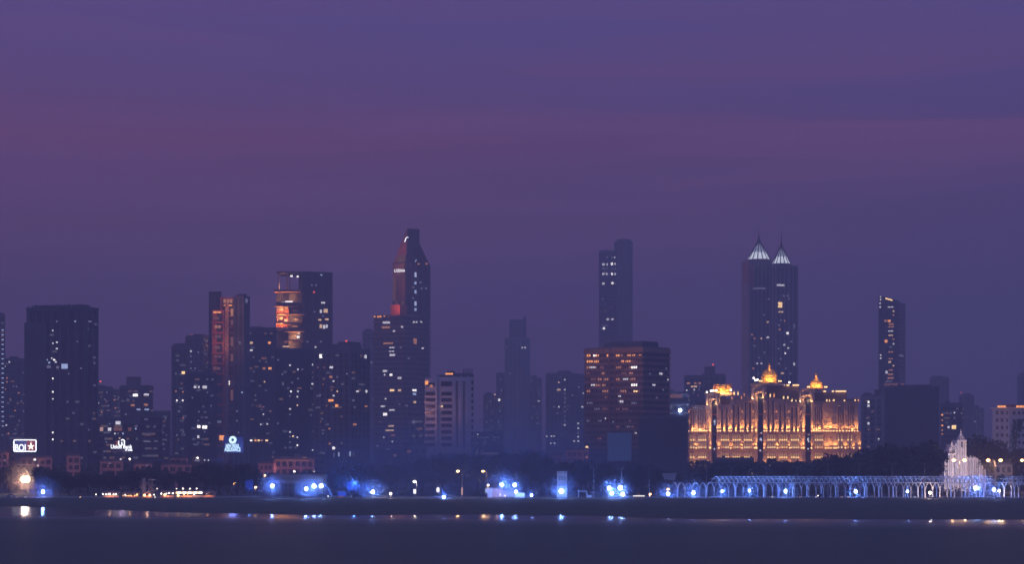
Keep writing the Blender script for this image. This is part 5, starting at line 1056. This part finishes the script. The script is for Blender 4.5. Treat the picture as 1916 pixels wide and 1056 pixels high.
stall(330, 377, 'long food stall under a dense row of bright warm bulbs', [(331+k*3.3,922.8,'bulbw' if k % 3 else 'bulb',.36) for k in range(15)]+[(334,928,'lampo',.4),(345,926.5,'bulb',.3),(352,926,'bulb',.2),(364,926.5,'bulbw',.22)], 920.5)
stall(378, 402, 'dim stall at the right end of the stall row', [(380,929,'o',.2),(387.5,925,'w',.22),(392,927,'o',.2),(396,928,'o',.2),(400,927,'p',.25)], 923)
for i, x in enumerate((293.5,330,342,355,367.5)): street_lamp(x, 914.6, 898, f'small globe on a thin post above the beach stalls, {ORD[i]} of five from the left', (.1,), .3 if i > 1 else .18, 'bulbw', 40, group='globe lamps over the stalls')
street_lamp(179.5, 925.3, 893, 'low single bulb on a post at the far left of the stall row', (.1,), .25, 'bulbw', 30)
street_lamp(149.5, 931, 893, 'tiny reddish lamp post alone on the dark beach left of the stalls', (.1,), .2, 'lampo', 30)
# white lookout frame
Y = 905; r = empty('lookout_frame', (X(276,Y), Y+2, GZ), 'pale multi level lookout frame with side arms behind the beach stalls', 'tower')
mb = MB(); mb.box(X(265,Y), X(271,Y), Y+1, Y+3, GZ-.1, Z(896,Y), 'light'); mb.build('core', r)
for x in (276.5, 278, 283.5): mb = MB(); mb.box(X(x,Y), X(x+1.2,Y), Y+.6, Y+.9, GZ-.1, Z(898 if x > 277 else 913,Y), 'light'); mb.build('post', r)
for x0, x1, y in ((261,272,903.5),(261,272,913.5),(277,291,898.5),(276,290,908.5),(279,294,918),(272,283,904.5)): mb = MB(); mb.box(X(x0,Y), X(x1,Y), Y, Y+3.4, Z(y+.6,Y), Z(y-.6,Y), 'light'); mb.build('platform', r)
lamp('POINT', P(276, 912, Y-6), 450, (1,.6,.55), r, .4)
# lone litter on promenade: small umbrella tables / parked things
def car(px, Y, label, m, lights):
    x = X(px, Y); r = empty('parked_car', (x, Y, GZ), label, 'car', 'cars parked behind the sea wall')
    mb = MB(); pr = [(-2.1,.35),(2.1,.35),(2.15,.75),(1.9,.95),(1.0,1.0),(.5,1.45),(-1.1,1.48),(-1.7,1.0),(-2.1,.95)]
    n = len(pr); mb.poly([(x+a, Y-.8, GZ+z) for a, z in pr]+[(x+a, Y+.8, GZ+z) for a, z in pr], m, [tuple(range(n)), tuple(range(2*n-1, n-1, -1))]+[(k, k+n, (k+1)%n+n, (k+1)%n) for k in range(n)]); mb.build('body', r)
    mb = MB(); mb.poly([(x+a, Y-.83, GZ+z) for a, z in ((-1.4,1.02),(.85,1.02),(.42,1.38),(-1.05,1.4))], 'glass', [(0,1,2,3)]); mb.build('side_window', r)
    for dx in (-1.3, 1.3):
        for yy in (-.78, .62):
            mb = MB(); c_ = Vector((x+dx, Y+yy, GZ+.33)); mb.tube([c_, c_+Vector((0,.16,0))], .33, 'black', 12); mb.build('wheel', r)
    for sx, c in lights: mb = MB(); mb.sphere((x+sx*2.12, Y-.6, GZ+.7), .22, c, 8); mb.build('headlight' if c in ('bulbw','lampo') else 'tail_light', r)
car(604, 893, 'dark car with one bright yellow headlamp right of the pavilion', 'dark', ((1,'bulbw'),))
car(668, 893, 'dark car parked under the blue stage portal', 'dark', ((-1,'w'),))
car(22, 900, 'car with an orange glowing lamp near the left edge', 'metal', ((0.05,'lampo'),))
car(1540, 903, 'small dark car behind the pergola columns', 'dark', ((-1,'bulbw'),))
Y = 895; r = empty('kiosk', (X(640,Y), Y+1, GZ), 'blue sided kiosk with a yellow base strip left of the blue stage', 'kiosk')
mb = MB(); mb.box(X(632,Y), X(647,Y), Y, Y+2.5, Z(929,Y), Z(921,Y), 'bluep'); mb.build('body', r); mb = MB(); mb.box(X(632,Y), X(643,Y), Y-.05, Y+2.5, GZ-.1, Z(929.1,Y), 'p'); mb.build('base_strip', r); mb = MB(); mb.box(X(631,Y), X(649,Y), Y-.3, Y+2.8, Z(920.9,Y), Z(920,Y), 'metal'); mb.build('roof', r)
lamp('POINT', P(640, 924, Y-3), 220, (.1,.4,1), r, .2)
for i, (x, y, w_) in enumerate(((31,935.5,5),(48,936,4),(60,935.2,6),(82,934.5,8),(94,933,3),(1445,928.5,5),(1497,930.5,4),(1527,930.5,3),(1575,930,4),(1588,926,4),(1760,929,4),(1712,930,5),(720,927,5),(700,930,10))):
    Y = 890.5; q = P(x, y, Y); z0 = GZ+.2 if Y > 889 else GZ; ww = w_*.2
    mb = MB(); mb.tube([(q.x-ww/2, Y, GZ+.35), (q.x+ww/2, Y, GZ+.35)], .16, 'w' if i % 2 else 'pk', 5); mb.tube([(q.x-ww/2+.1, Y+.2, GZ-.1), (q.x-ww/2+.1, Y+.2, GZ+.3)], .05, 'metal', 4); mb.tube([(q.x+ww/2-.1, Y+.2, GZ-.1), (q.x+ww/2-.1, Y+.2, GZ+.3)], .05, 'metal', 4)
    where = ('left of the big warm floodlight','under the big warm floodlight','just right of the big warm floodlight','below the blue floodlight near the left edge','right of the blue floodlight near the left edge')[i] if i < 5 else f'{ORD[i-5]} of those around the stage and pergola'
    tag(mb.build('barrier_light'), f'low barrier light {where}', 'light', 'barrier lights on the sea wall')

# ------------------------------------------------------------------ trees
def crown_mesh(seed, leaf, n=1500, R=5, H=6, zc=7, blobs=9, size=.5):
    r = random.Random(seed); mb = MB(); cs = []
    for _ in range(blobs):
        a = r.uniform(0, 2*math.pi); d = r.uniform(.1, .75)*R; cs.append((d*math.cos(a), d*math.sin(a), zc+r.uniform(-.5, .5)*H*(1-.4*d/R), r.uniform(.28, .5)*R))
    cs.append((0, 0, zc+H*.2, R*.5))
    for _ in range(n):
        c_ = r.choice(cs); v_ = Vector((r.gauss(0,1), r.gauss(0,1), r.gauss(0,1)*.8)); v_.normalize(); p = Vector(c_[:3])+v_*c_[3]*r.uniform(.6, 1.12)
        u = Vector((r.gauss(0,1), r.gauss(0,1), r.gauss(0,1))).normalized(); w_ = u.cross(Vector((r.gauss(0,1), r.gauss(0,1), r.gauss(0,1)))).normalized(); s = r.uniform(.5, 1)*size
        mb.poly([p-u*s-w_*s*.5, p+u*s-w_*s*.4, p+u*s*.8+w_*s*.6, p-u*s*.7+w_*s*.5], leaf, [(0,1,2,3)])
    return mb, cs
def tree_proto(name, seed, leaf):
    r = empty(name, (0,0,0), 'x', 'tree'); mb, cs = crown_mesh(seed, leaf); c = mb.build('crown', r)
    mb = MB(); mb.tube([(0,0,-.3),(.1,0,2.2),(0,.1,4.2)], .38, 'bark', 7, .24)
    for q in cs[:5]: mb.tube([(0,.05,3.4), (q[0]*.5,q[1]*.5,(3.6+q[2])/2), (q[0],q[1],q[2])], .16, 'bark', 5, .06)
    mb.build('trunk', r); return r
def palm_proto(seed):
    rr = random.Random(seed); r = empty('palm_tree', (0,0,0), 'x', 'palm'); mb = MB()
    for k in range(17):
        a = 2*math.pi*k/17+rr.uniform(-.15, .15); up = rr.uniform(.1, 1.3); L_ = rr.uniform(2.6, 3.6); prev = None
        for j in range(8):
            t = j/7; d = L_*t*(1-.15*t); z = 10+up*L_*.4*math.sin(t*2.2)-1.5*t*t*(1.3-up*.4); p = Vector((d*math.cos(a), d*math.sin(a), z)); sd = Vector((-math.sin(a), math.cos(a), 0))
            if prev is not None:
                wv = .55*math.sin(math.pi*min(1, t*.9+.1))+.05
                for sg in (-1, 1): mb.poly([prev, p, p+sd*sg*wv+Vector((0,0,-.45*wv-.2*t)), prev+sd*sg*wv*.9+Vector((0,0,-.45*wv-.2*t))+(p-prev)*.35], 'palm', [(0,1,2,3)])
            prev = p
    mb.build('crown', r); mb = MB(); mb.tube([(0,0,-.3),(.2,0,3),(.25,0,7),(0,0,10)], .26, 'bark', 7, .16); mb.build('trunk', r); return r
protos = [tree_proto('tree', 11+k, 'leaf' if k % 2 else 'leaf2') for k in range(6)]
palm = palm_proto(3); used = set()
def plant_tree(k, px, ytop, Y, label, group, rz, wide=1.0, proto=None):
    p = proto or protos[k % 6]; H0 = 10.4 if proto is None else 11.0
    h = Z(ytop, Y)-GZ; s = h/H0
    o = p if p.name not in used and not used.add(p.name) else copy_tree(p)
    o.location = (X(px, Y), Y, GZ); o.rotation_euler = (0, 0, rz); o.scale = (s*wide, s*wide, s) if proto is None else (min(s,1.1), min(s,1.1), s)
    o['label'] = label; o['group'] = group; return o
rnd = random.Random(21)
def prof(px):
    pts = [(-30,872),(60,873),(100,880),(140,884),(200,884),(250,880),(300,876),(340,880),(400,868),(450,872),(485,882),(600,884),(650,872),(700,868),(760,866),(800,856),(850,850),(900,856),(945,846),(985,846),(1010,856),(1060,862),(1120,868),(1200,872),(1262,884),(1290,886),(1330,876),(1350,866),(1410,866),(1430,868),(1455,872),(1490,866),(1530,862),(1560,852),(1600,846),(1650,842),(1700,838),(1765,836)]
    for (a, ya), (b_, yb) in zip(pts, pts[1:]):
        if a <= px <= b_: return ya+(yb-ya)*(px-a)/(b_-a)
    return 860
SEG = [(-12,62,'behind the big warm floodlight'),(62,170,'between the blue floodlight and the beach stalls'),(180,300,'behind the left beach stalls'),(312,480,'behind the right beach stalls'),(490,620,'in the row just behind the pavilion'),(632,770,'behind the blue stage and the bright screen'),(786,905,'below the white striped office'),(918,1035,'below the slender spired tower'),(1046,1150,'behind the small white tower and gate frame'),(1162,1262,'behind the floodlight cluster'),(1290,1425,'before the left golden hospital half'),(1440,1560,'before the right golden hospital half'),(1574,1668,'below the pale balconied block'),(1682,1744,'left of the stepped temple')]
ti = 0
for x0, x1, where in SEG:
    n = max(3, int((x1-x0)/15)); 
    for i in range(n):
        px = x0+(x1-x0)*(i+.5)/n+rnd.uniform(-3, 3); back = i % 2
        Y = rnd.uniform(935, 965) if not back else rnd.uniform(990, 1030)
        if px < 62: Y = rnd.uniform(1030, 1070)
        if 490 < px < 620: Y = rnd.uniform(955, 1010)
        if px > 1270: Y = max(Y, 940)
        yt = prof(px)+rnd.uniform(-2.5, 5)+(4 if not back else -1)
        if 1335 < px < 1412: yt = max(yt, 866)
        h = Z(yt, Y)-GZ
        plant_tree(ti, px, yt, Y, f'dark tree, {ORD[i]} from the left {where}', 'trees '+where, rnd.uniform(0, 6.28), 1.05 if h > 9 else 1.2); ti += 1
# undergrowth closing the belt down to the ground
rr = random.Random(77); mb = MB()
for _ in range(11000):
    px = 108+rr.random()*1840; Y = rr.uniform(938, 975)
    if 490 < px < 622: Y = rr.uniform(943, 975)
    hmax = 3.2+2.2*noise.noise(Vector((px*.05, 2, 0)))+1.2*noise.noise(Vector((px*.25, 5, 0)))
    q = Vector((X(px, Y), Y, GZ+hmax*rr.random()**.8)); s_ = rr.uniform(.25, .5); u = Vector((rr.gauss(0,1), rr.gauss(0,1), rr.gauss(0,1))).normalized(); w_ = u.cross(Vector((.3,.2,1))).normalized()
    mb.poly([q-u*s_-w_*s_*.5, q+u*s_-w_*s_*.5, q+u*s_*.8+w_*s_*.6, q-u*s_*.8+w_*s_*.6], 'leaf', [(0,1,2,3)])
tag(mb.build('undergrowth', kind='stuff'), 'dark undergrowth below the tree belt', 'shrubs')
# palms
for i, (px, yt, Y, lb) in enumerate(((713,888,965,'palm left of the bright screen before its edge'),(722,890,968,'palm silhouetted before the left part of the bright screen'),(739,891,968,'palm silhouetted before the right part of the bright screen'),(752,884,965,'palm just right of the bright screen'),(683,886,955,'palm standing before the blue stage opening'),(1376,866,960,'tall palm rising before the low canopy of the golden hospital'),(1445,858,960,'tall palm before the middle of the golden hospital'),(1840,864,1035,'palm before the fluted wing of the stepped temple'),(1852,872,1030,'short palm right of the stepped temple'),(1228,900,925,'small palm right of the floodlight cluster'),(1203,904,930,'short palm behind the floodlight cluster'))):
    plant_tree(0, px, yt, Y, lb, 'palms behind the promenade', i*.9, proto=palm)
for i, (px, yt, Y, w_) in enumerate(((1822,836,1085,1.0),(1838,826,1100,1.0),(1852,832,1090,1.0),(1866,842,1085,.95),(1880,852,1080,.95),(1900,846,1100,.8),(1925,850,1100,.8),(1876,893,915,.9),(1871,905,912,.7))):
    plant_tree(ti+i, px, yt, Y, f'dark tree, {ORD[i]} of those right of the stepped temple', 'trees right of the temple', i*1.3, w_)
# tall draped tree in front of the hotel
Y = 1120; r = empty('draped_tree', (X(1900,Y), Y, GZ), 'tall thin tree with drooping blue lit foliage before the white hotel', 'tree')
mb = MB(); rr = random.Random(4)
for k in range(900):
    t = rr.random(); cx = 1899-4*t; cy = 790+78*t; q = P(cx+rr.gauss(0, 2.2+5*t), cy+rr.gauss(0, 3), Y+rr.gauss(0, 1.2)); s = rr.uniform(.15, .4)
    mb.poly([q+Vector((-s*.5,0,-s)), q+Vector((s*.5,.1,-s*1.1)), q+Vector((s*.4,0,s)), q+Vector((-s*.4,-.1,s*1.2))], 'palm', [(0,1,2,3)])
for k in range(160):
    q = P(1908+rr.gauss(0, 2), 786+rr.uniform(0, 22), Y+rr.gauss(0,.5)); s = .5; mb.poly([q+Vector((-s*.5,0,-s)), q+Vector((s*.5,.1,-s)), q+Vector((s*.4,0,s)), q+Vector((-s*.4,-.1,s))], 'leaf', [(0,1,2,3)])
mb.build('foliage', r); mb = MB(); mb.tube([(X(1900,Y),Y,GZ-.2), P(1898,860,Y), P(1903,815,Y), P(1909,788,Y)], .35, 'bark', 7, .12); mb.build('trunk', r)
lamp('POINT', P(1893, 868, Y-10), 5000, (.25,.4,1), r, .5)
# dark woods far behind, filling the horizon below the towers
def wood(label, x0, x1, yt, Y, n, seed):
    rr = random.Random(seed); mb = MB(); base = [rr.uniform(-3, 3) for _ in range(60)]
    for _ in range(n):
        px = rr.uniform(x0, x1); f_ = (px-x0)/(x1-x0)*58; j = int(f_); h_ = yt+base[j]*(1-f_+j)+base[j+1]*(f_-j); y = h_+(905-h_)*rr.random()**1.3
        q = P(px, y, Y+rr.uniform(-14, 14)); s = rr.uniform(.8, 1.5); u = Vector((rr.gauss(0,1), rr.gauss(0,1), rr.gauss(0,1))).normalized(); w_ = u.cross(Vector((0,0,1))).normalized()
        mb.poly([q-u*s-w_*s*.6, q+u*s-w_*s*.6, q+u*s+w_*s*.6, q-u*s+w_*s*.6], 'leaf', [(0,1,2,3)])
    tag(mb.build('woodland', kind='stuff'), label, 'trees')
wood('far dark woodland closing the gaps behind the houses on the left', -40, 960, 872, 1230, 9000, 1)
wood('far dark woodland closing the gaps behind the houses on the right', 960, 1960, 868, 1230, 9000, 2)

# ------------------------------------------------------------------ haze
hm = bpy.data.materials.new('haze_air'); hm.use_nodes = True; t = hm.node_tree; t.nodes.clear()
o_ = t.nodes.new('ShaderNodeOutputMaterial'); v = t.nodes.new('ShaderNodeVolumePrincipled'); v.inputs['Density'].default_value = .00046; v.inputs['Color'].default_value = (.84,.83,1,1)
t.links.new(v.outputs[0], o_.inputs['Volume'])
hb = MB(); hb.mats = [hm]; hb.v = [(x, y, z) for z in (-2, 330) for x, y in ((-1500,-60),(1500,-60),(1500,4200),(-1500,4200))]
hb.f = [[3,2,1,0],[4,5,6,7],[0,1,5,4],[1,2,6,5],[2,3,7,6],[3,0,4,7]]; hb.m = [0]*6
me = bpy.data.meshes.new('haze'); me.from_pydata(hb.v, [], hb.f); me.materials.append(hm); ho = bpy.data.objects.new('haze', me); col.objects.link(ho); ho['kind'] = 'stuff'
